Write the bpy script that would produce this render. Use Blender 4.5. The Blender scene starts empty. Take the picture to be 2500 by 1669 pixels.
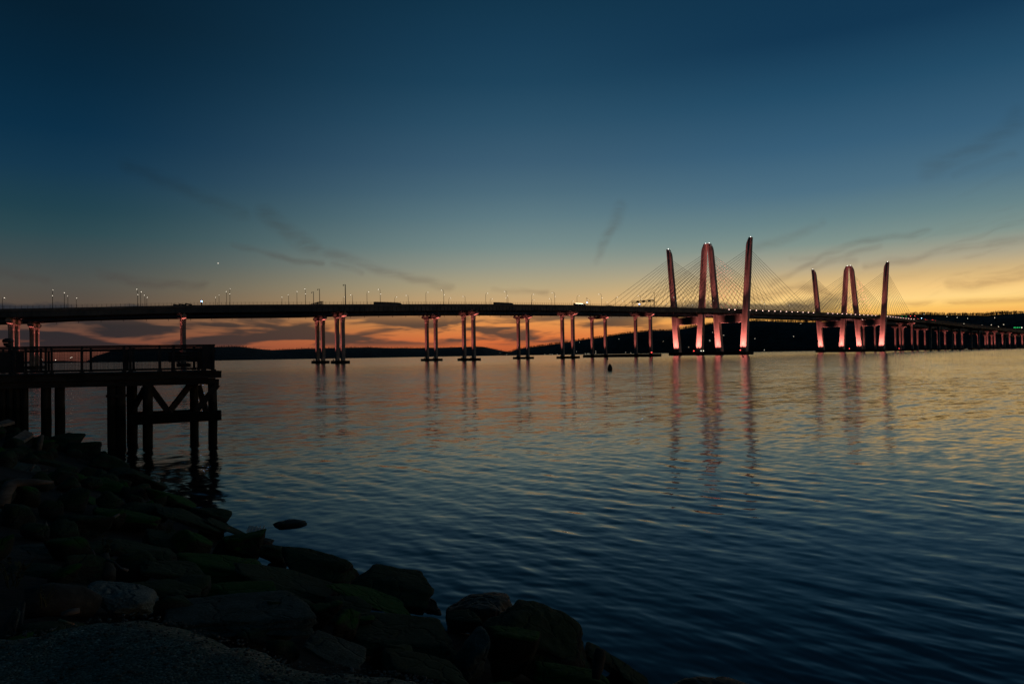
import bpy, bmesh, math, random
import numpy as np
from mathutils import Vector, Matrix, Euler, noise as mnoise

R = math.radians
random.seed(7)
SC = bpy.context.scene
COL = SC.collection

# ------------------------------------------------------------------ camera
CAM_H = 3.8
FPX, CU, CV = 1753.0, 1250.0, 834.5        # focal length and centre in photo pixels
cam = bpy.data.cameras.new('camera')
camo = bpy.data.objects.new('camera', cam)
COL.objects.link(camo)
cam.sensor_width = 36.0
cam.lens = 36.0 * FPX / 2500.0
cam.clip_start = 0.05
cam.clip_end = 40000.0
ROT = Matrix.Rotation(R(90 + 1.04), 3, 'X') @ Matrix.Rotation(R(-0.96), 3, 'Z')
camo.matrix_world = Matrix.Translation((0, 0, CAM_H)) @ ROT.to_4x4()
SC.camera = camo


def ray(u, v):
    d = ROT @ Vector(((u - CU) / FPX, (CV - v) / FPX, -1.0))
    return d / d.y


def at_depth(u, v, y):                      # the point seen at a photo pixel, y metres ahead
    d = ray(u, v) * y
    return Vector((d.x, d.y, CAM_H + d.z))


def at_height(u, v, h):                     # the point seen at a photo pixel, on the level h
    d = ray(u, v)
    k = (h - CAM_H) / d.z
    return Vector((d.x * k, d.y * k, h))


def azel(u, v):
    d = ray(u, v).normalized()
    return math.degrees(math.atan2(d.x, d.y)), math.degrees(math.asin(d.z))


def lin(c):
    return tuple(((x / 255) / 12.92 if x / 255 <= 0.04045 else ((x / 255 + 0.055) / 1.055) ** 2.4) for x in c) + (1.0,)


# ------------------------------------------------------------------ render look
SC.view_settings.view_transform = 'Standard'
SC.view_settings.look = 'None'
SC.view_settings.exposure = 0.0
SC.view_settings.gamma = 1.0
SC.render.engine = 'CYCLES'
SC.cycles.use_denoising = True
SC.cycles.max_bounces = 6
SC.cycles.glossy_bounces = 3
SC.cycles.sample_clamp_indirect = 1.2
SC.cycles.caustics_reflective = False
SC.cycles.caustics_refractive = False


class NT:
    """small helper for node trees"""
    def __init__(self, tree):
        self.t = tree
        tree.nodes.clear()

    def n(self, typ, **kw):
        nd = self.t.nodes.new(typ)
        for k, v in kw.items():
            setattr(nd, k, v)
        return nd

    def put(self, sock, val):
        if hasattr(val, 'is_output'):
            self.t.links.new(val, sock)
        else:
            sock.default_value = val

    def m(self, op, a, b=None, c=None, clamp=False):
        nd = self.n('ShaderNodeMath', operation=op, use_clamp=clamp)
        for s, v in zip(nd.inputs, (a, b, c)):
            if v is not None:
                self.put(s, v)
        return nd.outputs[0]

    def v(self, op, a, b=None, scale=None):
        nd = self.n('ShaderNodeVectorMath', operation=op)
        self.put(nd.inputs[0], a)
        if b is not None:
            self.put(nd.inputs[1], b)
        if scale is not None:
            self.put(nd.inputs['Scale'], scale)
        return nd.outputs['Value'] if op in ('LENGTH', 'DOT_PRODUCT', 'DISTANCE') else nd.outputs[0]

    def xyz(self, x, y, z):
        nd = self.n('ShaderNodeCombineXYZ')
        for s, v in zip(nd.inputs, (x, y, z)):
            self.put(s, v)
        return nd.outputs[0]

    def ss(self, x, a, b, o0=0.0, o1=1.0):       # smoothstep
        nd = self.n('ShaderNodeMapRange', interpolation_type='SMOOTHSTEP')
        for s, v in zip(nd.inputs[:5], (x, a, b, o0, o1)):
            self.put(s, v)
        return nd.outputs[0]

    def ramp(self, fac, stops, mode='LINEAR'):
        nd = self.n('ShaderNodeValToRGB')
        cr = nd.color_ramp
        cr.interpolation = mode
        stops = sorted(stops)
        while len(cr.elements) < len(stops):
            cr.elements.new(0.5)
        for i, e in enumerate(cr.elements):
            e.position = 0.0 if i < len(stops) - 1 and i == 0 else e.position
        for e, (p, c) in zip(cr.elements, stops):
            e.position = max(0, min(1, p))
            e.color = c
        self.put(nd.inputs[0], fac)
        return nd.outputs[0]

    def mix(self, f, a, b, blend='MIX'):
        nd = self.n('ShaderNodeMix', data_type='RGBA', blend_type=blend)
        self.put(nd.inputs[0], f)
        self.put(nd.inputs[6], a)
        self.put(nd.inputs[7], b)
        return nd.outputs[2]

    def noise(self, vec, scale, detail=2.0, rough=0.5, dist=0.0, out=0):
        nd = self.n('ShaderNodeTexNoise')
        self.put(nd.inputs['Vector'], vec)
        nd.inputs['Scale'].default_value = scale
        nd.inputs['Detail'].default_value = detail
        nd.inputs['Roughness'].default_value = rough
        nd.inputs['Distortion'].default_value = dist
        return nd.outputs[out]


# ------------------------------------------------------------------ sky: dusk, the sun just below the hills on the right
SUN_EL, SUN_AZ = R(-3.0), R(42.0)
world = bpy.data.worlds.new('World')
SC.world = world
world.use_nodes = True
W = NT(world.node_tree)
tc = W.n('ShaderNodeTexCoord')
D = W.v('NORMALIZE', tc.outputs['Generated'])
sx = W.n('ShaderNodeSeparateXYZ')
W.put(sx.inputs[0], D)
EL = W.m('MULTIPLY', W.m('ARCSINE', sx.outputs[2]), 57.29578)
AZ = W.m('MULTIPLY', W.m('ARCTAN2', sx.outputs[0], sx.outputs[1]), 57.29578)
elt = W.m('DIVIDE', W.m('MAXIMUM', EL, 0.0), 90.0)


def column(u, rows, high):
    st = [(max(0.0, azel(u, v)[1]) / 90.0, lin(c)) for v, c in rows]
    st += [(e / 90.0, lin(c)) for e, c in high]
    return W.ramp(elt, st)


HIGH = [(34, (6, 42, 62)), (50, (2, 32, 46)), (90, (1, 24, 33))]
c_left = column(60, [(0, (1, 29, 47)), (150, (1, 36, 58)), (300, (4, 45, 70)), (400, (16, 54, 77)), (500, (29, 64, 77)),
                     (560, (42, 72, 80)), (620, (60, 77, 80)), (690, (80, 80, 75)), (745, (88, 75, 65)), (800, (100, 70, 58)),
                     (850, (118, 70, 55)), (886, (88, 52, 45))], [(34, (1, 24, 40)), (50, (1, 20, 34)), (90, (1, 18, 30))])
c_mid = column(1250, [(0, (13, 51, 74)), (100, (19, 58, 83)), (200, (26, 66, 91)), (300, (41, 79, 103)), (400, (58, 92, 114)),
                      (470, (74, 106, 122)), (530, (92, 121, 130)), (600, (116, 138, 137)), (650, (146, 151, 137)),
                      (700, (180, 164, 128)), (740, (204, 166, 116)), (785, (228, 148, 78)), (830, (218, 112, 60)), (866, (170, 80, 48))], HIGH)
c_right = column(2400, [(0, (10, 52, 80)), (150, (29, 73, 101)), (300, (51, 92, 119)), (420, (74, 110, 130)), (500, (100, 129, 134)),
                        (560, (124, 144, 138)), (620, (172, 163, 138)), (660, (211, 179, 125)), (695, (246, 202, 130)),
                        (722, (255, 214, 136)), (742, (253, 201, 108)), (765, (243, 175, 86)), (846, (215, 120, 60))], HIGH)
elb = W.ramp(elt, [(0, lin((18, 32, 40))), (0.1, lin((8, 29, 41))), (0.35, lin((3, 27, 37))), (1, lin((1, 22, 30)))])
sky = W.mix(W.ss(AZ, -33.0, 3.0), c_left, c_mid)
sky = W.mix(W.ss(AZ, 0.0, 25.0), sky, c_right)
off = W.m('ABSOLUTE', W.m('SUBTRACT', W.m('MODULO', W.m('ADD', AZ, 360.0 + 180.0 - 35.0), 360.0), 180.0))   # degrees away from the afterglow
sky = W.mix(W.ss(off, 62.0, 125.0), sky, elb)
# clouds: P holds azimuth and elevation in degrees
P0 = W.xyz(AZ, EL, 0.0)
wv = W.v('SUBTRACT', W.noise(P0, 0.30, 1.5, 0.5, out=1), (0.5, 0.5, 0.5))
P = W.v('ADD', P0, W.v('SCALE', wv, scale=1.3))
fib = W.noise(W.v('MULTIPLY', P, (0.5, 2.2, 1)), 1.0, 4.0, 0.6)


def streak(pts, width, amp):
    tot = None
    q = [azel(u, v) for u, v in pts]
    ws = width if isinstance(width, (list, tuple)) else [width] * len(q)
    for i, ((a0, e0), (a1, e1)) in enumerate(zip(q[:-1], q[1:])):
        d = W.v('SUBTRACT', P, (a0, e0, 0))
        ab = (a1 - a0, e1 - e0, 0)
        L2 = ab[0] ** 2 + ab[1] ** 2
        t = W.m('DIVIDE', W.v('DOT_PRODUCT', d, ab), L2, clamp=True)
        r = W.v('LENGTH', W.v('SUBTRACT', d, W.v('SCALE', ab, scale=t)))
        w = ws[i] if not isinstance(width, (int, float)) else width
        g = W.ss(r, w * 1.1, 0.0, 0.0, amp * 0.95)
        tot = g if tot is None else W.m('MAXIMUM', tot, g)
    return tot


wisps = [
    streak([(320, 405), (470, 470), (590, 525)], 0.75, 0.20),
    streak([(640, 515), (700, 560), (770, 605)], 0.95, 0.26),
    streak([(770, 605), (880, 640), (1000, 675), (1095, 704)], 0.6, 0.24),
    streak([(570, 598), (680, 622), (790, 640)], 0.38, 0.28),
    streak([(820, 645), (880, 662)], 0.35, 0.2),
    streak([(240, 673), (350, 690), (500, 704)], 0.55, 0.26),
    streak([(0, 668), (120, 685)], 0.4, 0.18),
    streak([(1508, 500), (1496, 552)], 0.85, 0.22),
    streak([(1496, 552), (1466, 600), (1455, 630)], 0.55, 0.32),
    streak([(2480, 290), (2390, 360), (2270, 420)], 0.9, 0.20),
    streak([(2470, 380), (2330, 428)], 0.5, 0.14),
    streak([(1850, 600), (1950, 570), (2010, 545)], 0.5, 0.18),
    streak([(1880, 690), (1990, 635), (2100, 590), (2260, 562)], 0.38, 0.26),
    streak([(1980, 655), (2150, 600)], 0.35, 0.2),
    streak([(1830, 728), (1960, 700), (2060, 722)], 0.5, 0.34),
    streak([(1930, 740), (2060, 712)], 0.45, 0.32),
    streak([(2330, 700), (2420, 690), (2500, 668)], 0.6, 0.30),
    streak([(2120, 650), (2300, 615), (2500, 590)], 0.45, 0.22),
    streak([(1930, 625), (2090, 640)], 0.35, 0.16),
    streak([(1200, 706), (1330, 712)], 0.35, 0.25),
]
wisp = wisps[0]
for w_ in wisps[1:]:
    wisp = W.m('MAXIMUM', wisp, w_)
wisp = W.m('MULTIPLY', wisp, W.ss(fib, 0.28, 0.62, 0.55, 1.5))
# general fine cirrus on the bright side
rot = W.n('ShaderNodeVectorRotate', rotation_type='Z_AXIS')
W.put(rot.inputs['Vector'], P)
rot.inputs['Angle'].default_value = R(-13)
cir = W.noise(W.v('MULTIPLY', rot.outputs[0], (0.10, 1.15, 1)), 1.0, 5.0, 0.62)
cirm = W.m('MULTIPLY', W.ss(AZ, 22.0, 37.0), W.m('MULTIPLY', W.ss(EL, 2.0, 4.5), W.ss(EL, 13.5, 6.0)))
cirv = W.m('MULTIPLY', W.ss(cir, 0.50, 0.76, 0.0, 0.32), cirm)
dim = W.m('MAXIMUM', wisp, cirv)
sky = W.mix(dim, sky, W.mix(W.ss(EL, 5.0, 12.0), W.mix(0.5, lin((84, 70, 68)), W.mix(1.0, sky, (0.50, 0.44, 0.45, 1), 'MULTIPLY')), W.mix(1.0, sky, (0.72, 0.52, 0.44, 1), 'MULTIPLY')))
# low dusk clouds close to the horizon
lowc = W.noise(W.v('MULTIPLY', P0, (0.15, 0.95, 1)), 1.0, 4.0, 0.5, 0.3)
band = W.m('MULTIPLY', W.ss(EL, 0.55, 1.25), W.ss(EL, 4.1, 2.4))
bandx = W.m('MULTIPLY', W.ss(AZ, 18.0, 7.0, 0.0, 1.0), 1.0)
bias = W.ss(AZ, -36.0, 10.0, 0.41, 0.455)
lowm = W.m('MULTIPLY', W.m('MULTIPLY', W.ss(W.m('SUBTRACT', lowc, bias), -0.015, 0.105, 0.0, 0.9), band), bandx)
lowcol = W.mix(W.ss(AZ, -34.0, -4.0), lin((30, 36, 42)), lin((64, 58, 54)))
sky = W.mix(lowm, sky, lowcol)
# the darker bank that peeps over the roadway left and right
bk = W.noise(W.v('MULTIPLY', P, (0.22, 0.6, 1)), 1.0, 4.0, 0.55)
top_l = W.m('ADD', W.ss(AZ, -34.0, -16.0, 3.95, 3.75), W.m('MULTIPLY', W.m('SUBTRACT', bk, 0.5), 1.8))
bl = W.m('MULTIPLY', W.ss(W.m('SUBTRACT', EL, top_l), 0.20, -0.25), W.m('MULTIPLY', W.ss(EL, 2.9, 3.5), W.ss(AZ, 4.0, -20.0, 0.0, 0.85)))
sky = W.mix(bl, sky, lin((33, 43, 54)))
top_r = W.m('ADD', 3.62, W.m('MULTIPLY', W.m('SUBTRACT', bk, 0.5), 1.6))
br = W.m('MULTIPLY', W.ss(W.m('SUBTRACT', EL, top_r), 0.30, -0.2), W.m('MULTIPLY', W.m('MULTIPLY', W.ss(EL, 2.4, 3.0), W.ss(AZ, 1.0, 6.0)), W.ss(AZ, 27.0, 22.0, 0.0, 0.85)))
sky = W.mix(br, sky, lin((72, 68, 64)))
brr = W.m('MULTIPLY', W.ss(W.m('ABSOLUTE', W.m('SUBTRACT', EL, 3.05)), 0.36, 0.0, 0.0, 0.34), W.m('MULTIPLY', W.ss(AZ, 26.0, 30.0), W.ss(fib, 0.3, 0.6)))
sky = W.mix(brr, sky, lin((150, 98, 62)))
# evening star
sa, se = azel(532.5, 642.5)
star = W.ss(W.v('LENGTH', W.v('SUBTRACT', P0, (sa, se, 0))), 0.055, 0.02)
sky = W.mix(star, sky, (0.95, 0.85, 0.7, 1))
# twilight scattering from the Sky Texture, sun below the horizon
nish = W.n('ShaderNodeTexSky', sky_type='NISHITA', sun_disc=False)
nish.sun_elevation = SUN_EL
nish.sun_rotation = SUN_AZ
bg1 = W.n('ShaderNodeBackground')
W.put(bg1.inputs[0], sky)
bg1.inputs[1].default_value = 1.0
bg2 = W.n('ShaderNodeBackground')
W.put(bg2.inputs[0], nish.outputs[0])
bg2.inputs[1].default_value = 0.03
addw = W.n('ShaderNodeAddShader')
W.put(addw.inputs[0], bg1.outputs[0])
W.put(addw.inputs[1], bg2.outputs[0])
wo = W.n('ShaderNodeOutputWorld')
W.put(wo.inputs[0], addw.outputs[0])
world.cycles.sampling_method = 'MANUAL'
world.cycles.sample_map_resolution = 512


# ------------------------------------------------------------------ materials
MATS = {}


def surf(name, c1, c2, scale=1.0, rough=0.8, bump=0.0, bscale=None, stretch=(1, 1, 1), metal=0.0, detail=5.0, spec=0.3, tide=None, joints=None):
    if name in MATS:
        return MATS[name]
    mt = bpy.data.materials.new(name)
    mt.use_nodes = True
    T = NT(mt.node_tree)
    g = T.n('ShaderNodeNewGeometry')
    p = T.v('MULTIPLY', g.outputs['Position'], stretch)
    nz = T.noise(p, scale, detail, 0.6)
    f = T.ss(nz, 0.36, 0.64)
    col = T.mix(f, tuple(c1) + (1,), tuple(c2) + (1,))
    if tide is not None or joints is not None:
        sp_ = T.n('ShaderNodeSeparateXYZ')
        T.put(sp_.inputs[0], g.outputs['Position'])
    if tide is not None:                     # timber stays wet and weedy below the tide mark
        z = T.m('ADD', sp_.outputs[2], T.m('MULTIPLY', T.m('SUBTRACT', T.noise(g.outputs['Position'], 2.5, 4.0), 0.5), 0.5))
        col = T.mix(T.ss(z, tide + 0.06, tide - 0.06), col, T.mix(T.noise(g.outputs['Position'], 9.0, 3.0), (0.004, 0.006, 0.004, 1), (0.012, 0.016, 0.009, 1)))
    if joints is not None:                   # pour joints and run-off stains in the concrete
        zz = T.m('ABSOLUTE', T.m('SUBTRACT', T.m('FRACT', T.m('DIVIDE', sp_.outputs[2], joints)), 0.5))
        col = T.mix(T.ss(zz, 0.46, 0.49, 0.0, 0.45), col, tuple(x * 0.5 for x in c1) + (1,))
        st = T.noise(T.v('MULTIPLY', g.outputs['Position'], (1, 1, 0.06)), 1.1, 4.0, 0.6)
        col = T.mix(T.ss(st, 0.52, 0.72, 0.0, 0.4), col, tuple(x * 0.55 for x in c1) + (1,))
    b = T.n('ShaderNodeBsdfPrincipled')
    T.put(b.inputs['Base Color'], col)
    T.put(b.inputs['Roughness'], T.ss(nz, 0.3, 0.7, min(1, rough + 0.08), max(0.05, rough - 0.1)))
    b.inputs['Metallic'].default_value = metal
    b.inputs['Specular IOR Level'].default_value = spec
    if bump:
        bn = T.n('ShaderNodeBump')
        bn.inputs['Strength'].default_value = 1.0
        bn.inputs['Distance'].default_value = bump
        T.put(bn.inputs['Height'], T.noise(p, bscale or scale * 4, 6.0, 0.6))
        T.put(b.inputs['Normal'], bn.outputs[0])
    o = T.n('ShaderNodeOutputMaterial')
    T.put(o.inputs[0], b.outputs[0])
    MATS[name] = mt
    return mt


def glow(name, col, strength):
    if name in MATS:
        return MATS[name]
    mt = bpy.data.materials.new(name)
    mt.use_nodes = True
    T = NT(mt.node_tree)
    e = T.n('ShaderNodeEmission')
    e.inputs[0].default_value = tuple(col) + (1,)
    e.inputs[1].default_value = strength
    o = T.n('ShaderNodeOutputMaterial')
    T.put(o.inputs[0], e.outputs[0])
    mt.cycles.emission_sampling = 'NONE'
    MATS[name] = mt
    return mt


M_CONC = surf('pylon_concrete', (0.34, 0.33, 0.32), (0.46, 0.44, 0.42), 0.16, 0.85, stretch=(1, 1, 0.35), joints=5.2)
M_COL = surf('pier_concrete', (0.27, 0.26, 0.25), (0.40, 0.38, 0.37), 0.3, 0.85, stretch=(1, 1, 0.3), joints=6.0)
M_STEEL = surf('girder_steel', (0.055, 0.075, 0.085), (0.085, 0.105, 0.115), 0.1, 0.6)
M_DECK = surf('deck_concrete', (0.10, 0.11, 0.115), (0.15, 0.155, 0.16), 0.2, 0.85)
M_FEND = surf('fender_timber', (0.018, 0.017, 0.016), (0.04, 0.037, 0.034), 0.8, 0.9)
M_DARK = surf('dark_metal', (0.02, 0.021, 0.022), (0.04, 0.041, 0.043), 0.7, 0.5, metal=0.3)
M_CABLE = surf('cable_sheath', (0.08, 0.075, 0.07), (0.12, 0.11, 0.10), 0.05, 0.6)
M_LAMP = glow('lamp_glow', (1.0, 0.88, 0.70), 3.4)
M_BEAC = glow('beacon_glow', (1.0, 0.95, 0.88), 4.0)
M_ANCH = glow('anchor_glow', (1.0, 0.62, 0.50), 5.0)
M_WIN = glow('window_glow', (1.0, 0.86, 0.62), 1.2)
M_GREEN = glow('green_glow', (0.05, 1.0, 0.25), 2.4)
M_RED = glow('red_glow', (1.0, 0.06, 0.05), 8.0)
M_BLUE = glow('blue_glow', (0.25, 0.5, 1.0), 16.0)
M_FLOOD = surf('floodlight_housing', (0.03, 0.03, 0.03), (0.05, 0.05, 0.05), 1.0, 0.5)
M_TIMB = surf('jetty_timber', (0.030, 0.029, 0.025), (0.062, 0.058, 0.050), 1.4, 0.9, 0.012, 6.0, stretch=(0.6, 3, 3))
M_PILE = surf('pile_timber', (0.020, 0.021, 0.018), (0.044, 0.045, 0.036), 2.0, 0.9, 0.02, 5.0, stretch=(3, 3, 0.4), tide=1.85)
M_RAIL = surf('rail_metal', (0.030, 0.036, 0.040), (0.05, 0.058, 0.062), 1.5, 0.6)


# ------------------------------------------------------------------ mesh building
class MB:
    def __init__(self):
        self.v, self.f = [], []

    def add(self, vs, fs):
        o = len(self.v)
        self.v += [tuple(x) for x in vs]
        self.f += [tuple(i + o for i in f) for f in fs]
        return self

    def box(self, c, s, ax=None):
        c = Vector(c)
        X, Y, Z = ax if ax else (Vector((1, 0, 0)), Vector((0, 1, 0)), Vector((0, 0, 1)))
        vs = [c + X * (s[0] / 2 * i) + Y * (s[1] / 2 * j) + Z * (s[2] / 2 * k) for k in (-1, 1) for j in (-1, 1) for i in (-1, 1)]
        return self.add(vs, [(0, 2, 3, 1), (4, 5, 7, 6), (0, 1, 5, 4), (2, 6, 7, 3), (0, 4, 6, 2), (1, 3, 7, 5)])

    def tube(self, pts, rad, n=6, caps=True):
        pts = [Vector(p) for p in pts]
        rs = rad if isinstance(rad, (list, tuple)) else [rad] * len(pts)
        vs, fs = [], []
        for i, p in enumerate(pts):
            d = (pts[min(i + 1, len(pts) - 1)] - pts[max(i - 1, 0)]).normalized()
            a = d.cross(Vector((0, 0, 1)) if abs(d.z) < 0.9 else Vector((0, 1, 0))).normalized()
            b = d.cross(a)
            for k in range(n):
                t = 2 * math.pi * (k + 0.5) / n
                vs.append(p + (a * math.cos(t) + b * math.sin(t)) * rs[i])
        for i in range(len(pts) - 1):
            for k in range(n):
                k2 = (k + 1) % n
                fs.append((i * n + k, i * n + k2, (i + 1) * n + k2, (i + 1) * n + k))
        if caps:
            fs.append(tuple(range(n - 1, -1, -1)))
            fs.append(tuple((len(pts) - 1) * n + k for k in range(n)))
        return self.add(vs, fs)

    def beam(self, p, q, w, h, up=Vector((0, 0, 1))):
        p, q = Vector(p), Vector(q)
        d = (q - p)
        L = d.length
        d.normalize()
        s = d.cross(up)
        if s.length < 1e-4:
            s = d.cross(Vector((0, 1, 0)))
        s.normalize()
        n = s.cross(d)
        return self.box((p + q) / 2, (L, w, h), (d, s, n))

    def loft(self, rings, caps=True):
        n = len(rings[0])
        vs = [p for r in rings for p in r]
        fs = []
        for i in range(len(rings) - 1):
            for k in range(n):
                k2 = (k + 1) % n
                fs.append((i * n + k, i * n + k2, (i + 1) * n + k2, (i + 1) * n + k))
        if caps:
            fs.append(tuple(range(n - 1, -1, -1)))
            fs.append(tuple((len(rings) - 1) * n + k for k in range(n)))
        return self.add(vs, fs)

    def build(self, name, mat, parent=None, origin=None, smooth=False):
        o0 = Vector(origin) if origin is not None else (parent_origin(parent) if parent else Vector((0, 0, 0)))
        me = bpy.data.meshes.new(name)
        me.from_pydata([tuple(Vector(p) - o0) for p in self.v], [], self.f)
        bm = bmesh.new()
        bm.from_mesh(me)
        bmesh.ops.recalc_face_normals(bm, faces=bm.faces)
        bm.to_mesh(me)
        bm.free()
        me.materials.append(mat)
        if smooth:
            me.polygons.foreach_set('use_smooth', [True] * len(me.polygons))
        o = bpy.data.objects.new(name, me)
        COL.objects.link(o)
        if parent:
            o.parent = parent
        elif origin is not None:
            o.location = origin
        return o


def parent_origin(p):
    q = Vector((0, 0, 0))
    while p is not None:
        q += Vector(p.location)
        p = p.parent
    return q


def tag(o, label=None, cat=None, group=None, kind=None):
    if label:
        o['label'] = label
    if cat:
        o['category'] = cat
    if group:
        o['group'] = group
    if kind:
        o['kind'] = kind
    return o


def thing(name, label, cat, loc, rz=0.0, group=None):
    o = bpy.data.objects.new(name, None)
    o.empty_display_size = 0.3
    COL.objects.link(o)
    o.location = loc
    o.rotation_euler = (0, 0, rz)
    return tag(o, label, cat, group)


def copy_tree(o, parent=None):
    c = o.copy()
    COL.objects.link(c)
    if parent:
        c.parent = parent
    for ch in list(o.children):
        copy_tree(ch, c)
    return c


ORD = ['first', 'second', 'third', 'fourth', 'fifth', 'sixth', 'seventh', 'eighth', 'ninth', 'tenth', 'eleventh', 'twelfth',
       'thirteenth', 'fourteenth', 'fifteenth', 'sixteenth', 'seventeenth', 'eighteenth', 'nineteenth', 'twentieth',
       'twenty-first', 'twenty-second', 'twenty-third', 'twenty-fourth', 'twenty-fifth', 'twenty-sixth', 'twenty-seventh',
       'twenty-eighth', 'twenty-ninth', 'thirtieth', 'thirty-first', 'thirty-second', 'thirty-third', 'thirty-fourth',
       'thirty-fifth', 'thirty-sixth', 'thirty-seventh', 'thirty-eighth', 'thirty-ninth', 'fortieth', 'forty-first', 'forty-second',
       'forty-third', 'forty-fourth', 'forty-fifth', 'forty-sixth']


def ordinal(i, n):
    return 'leftmost' if i == 0 else ('rightmost' if i == n - 1 else ORD[i] + ' from the left')


#@@WATER
# ------------------------------------------------------------------ water
def build_water():
    f = 718.0
    v = np.linspace(math.tan(R(36)), 3.8 / 75.0, 560)
    rad = np.concatenate([3.8 / v, np.geomspace(78, 26000, 90)])
    az = np.radians(np.linspace(-64, 64, 880))
    RR, AA = np.meshgrid(rad, az, indexing='ij')
    X, Y = RR * np.sin(AA), RR * np.cos(AA)
    rng = np.random.default_rng(5)
    Z = np.zeros_like(X)
    n = 90
    lam = np.exp(rng.uniform(math.log(0.16), math.log(1.9), n))
    main = math.atan2(0.72, 0.69)
    for i in range(n):
        L = lam[i]
        spread = 0.34 if L > 0.8 else 0.5
        th = main + rng.normal(0, spread)
        k = 2 * math.pi / L
        s = 0.041 * math.sqrt(2.0 / n) * (1.15 if L < 1.0 else 0.75)
        ph = rng.uniform(0, 6.28)
        # slow bending of the crests
        bend = 0.9 * np.sin(X * 0.11 + i) + 0.9 * np.sin(Y * 0.09 + 2.1 * i)
        pack = 0.5 + 0.5 * np.sin(X * rng.uniform(-.9, .9) + Y * rng.uniform(-.7, .7) + ph)
        pack = 0.22 + 1.15 * pack ** 2.2            # waves run in short groups
        Z += pack * (s / k) * np.sin(k * (X * math.cos(th) + Y * math.sin(th)) + ph + bend)
    # gust patches, and a little more chop against the bank and the jetty at the left
    gust = 0.95 + 0.28 * np.sin(X * .21 + Y * .13 + 1.0) * np.sin(X * .07 - Y * .19 + 2.0) + 0.2 * np.sin(X * .5 - Y * .33)
    Z *= gust * np.clip(1.05 - X / 60.0, 0.85, 1.3)
    Z *= np.clip((72 - RR) / 50, 0, 1) * np.clip((RR - 4.0) / 4, 0.2, 1)
    nr, nc = X.shape
    co = np.stack([X, Y, Z], -1).reshape(-1, 3).astype(np.float32)
    idx = np.arange(nr * nc).reshape(nr, nc)
    q = np.stack([idx[:-1, :-1], idx[:-1, 1:], idx[1:, 1:], idx[1:, :-1]], -1).reshape(-1, 4).astype(np.int32)
    q = q[:, ::-1]
    me = bpy.data.meshes.new('water')
    me.vertices.add(len(co))
    me.vertices.foreach_set('co', co.ravel())
    me.loops.add(q.size)
    me.loops.foreach_set('vertex_index', np.ascontiguousarray(q).ravel())
    me.polygons.add(len(q))
    me.polygons.foreach_set('loop_start', np.arange(0, q.size, 4, dtype=np.int32))
    me.polygons.foreach_set('use_smooth', np.ones(len(q), dtype=bool))
    me.update()
    me.validate()
    mt = bpy.data.materials.new('river_water')
    mt.use_nodes = True
    T = NT(mt.node_tree)
    g = T.n('ShaderNodeNewGeometry')
    pos = g.outputs['Position']
    rdist = T.v('LENGTH', pos)
    vr = T.n('ShaderNodeVectorRotate', rotation_type='Z_AXIS')
    T.put(vr.inputs['Vector'], pos)
    vr.inputs['Angle'].default_value = -0.45
    p = vr.outputs[0]
    # ripple slopes at three sizes; on the far water they stand in for the waves too small to mesh
    s1 = T.v('SUBTRACT', T.noise(T.v('MULTIPLY', p, (0.5, 1.3, 1)), 3.0, 2.0, 0.55, out=1), (0.5, 0.5, 0.5))
    s2 = T.v('SUBTRACT', T.noise(T.v('MULTIPLY', p, (0.35, 1.0, 1)), 1.0, 3.0, 0.6, out=1), (0.5, 0.5, 0.5))
    s3 = T.v('SUBTRACT', T.noise(T.v('MULTIPLY', p, (0.25, 1.0, 1)), 0.30, 2.0, 0.5, out=1), (0.5, 0.5, 0.5))
    patch = T.ss(T.noise(T.v('MULTIPLY', p, (0.4, 1.0, 1)), 0.022, 3.0, 0.6), 0.3, 0.7, 0.62, 1.25)
    k1 = T.m('MULTIPLY', T.ss(rdist, 9.0, 40.0, 0.05, 0.17), T.ss(rdist, 110.0, 300.0, 1.0, 0.6))
    k2 = T.m('MULTIPLY', T.ss(rdist, 14.0, 60.0, 0.03, 0.21), T.ss(rdist, 110.0, 300.0, 1.0, 0.55))
    k3 = T.ss(rdist, 30.0, 140.0, 0.0, 0.07)
    sl = T.v('ADD', T.v('ADD', T.v('SCALE', s1, scale=k1), T.v('SCALE', s2, scale=k2)), T.v('SCALE', s3, scale=k3))
    sxw = T.n('ShaderNodeSeparateXYZ')
    T.put(sxw.inputs[0], pos)
    lee = T.m('MAXIMUM', T.ss(sxw.outputs[0], -16.0, 10.0, 1.45, 1.0), T.ss(rdist, 60.0, 140.0, 0.0, 1.0))
    sl = T.v('SCALE', T.v('MULTIPLY', sl, (1, 1, 0)), scale=T.m('MULTIPLY', patch, lee))
    # far-water normals tilted shoreward, so the reflection takes in higher, brighter sky
    sl = T.v('ADD', sl, T.xyz(0.0, T.ss(rdist, 30.0, 160.0, 0.0, -0.020), 0.0))
    nn = T.v('NORMALIZE', T.v('ADD', g.outputs['Normal'], sl))
    b = T.n('ShaderNodeBsdfPrincipled')
    b.inputs['Base Color'].default_value = (0.003, 0.007, 0.009, 1)
    T.put(b.inputs['Roughness'], T.ss(rdist, 6.0, 45.0, 0.06, 0.12))
    b.inputs['IOR'].default_value = 1.333
    T.put(b.inputs['Normal'], nn)
    o = T.n('ShaderNodeOutputMaterial')
    T.put(o.inputs[0], b.outputs[0])
    me.materials.append(mt)
    ob = bpy.data.objects.new('water', me)
    COL.objects.link(ob)
    tag(ob, kind='structure')


build_water()

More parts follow.
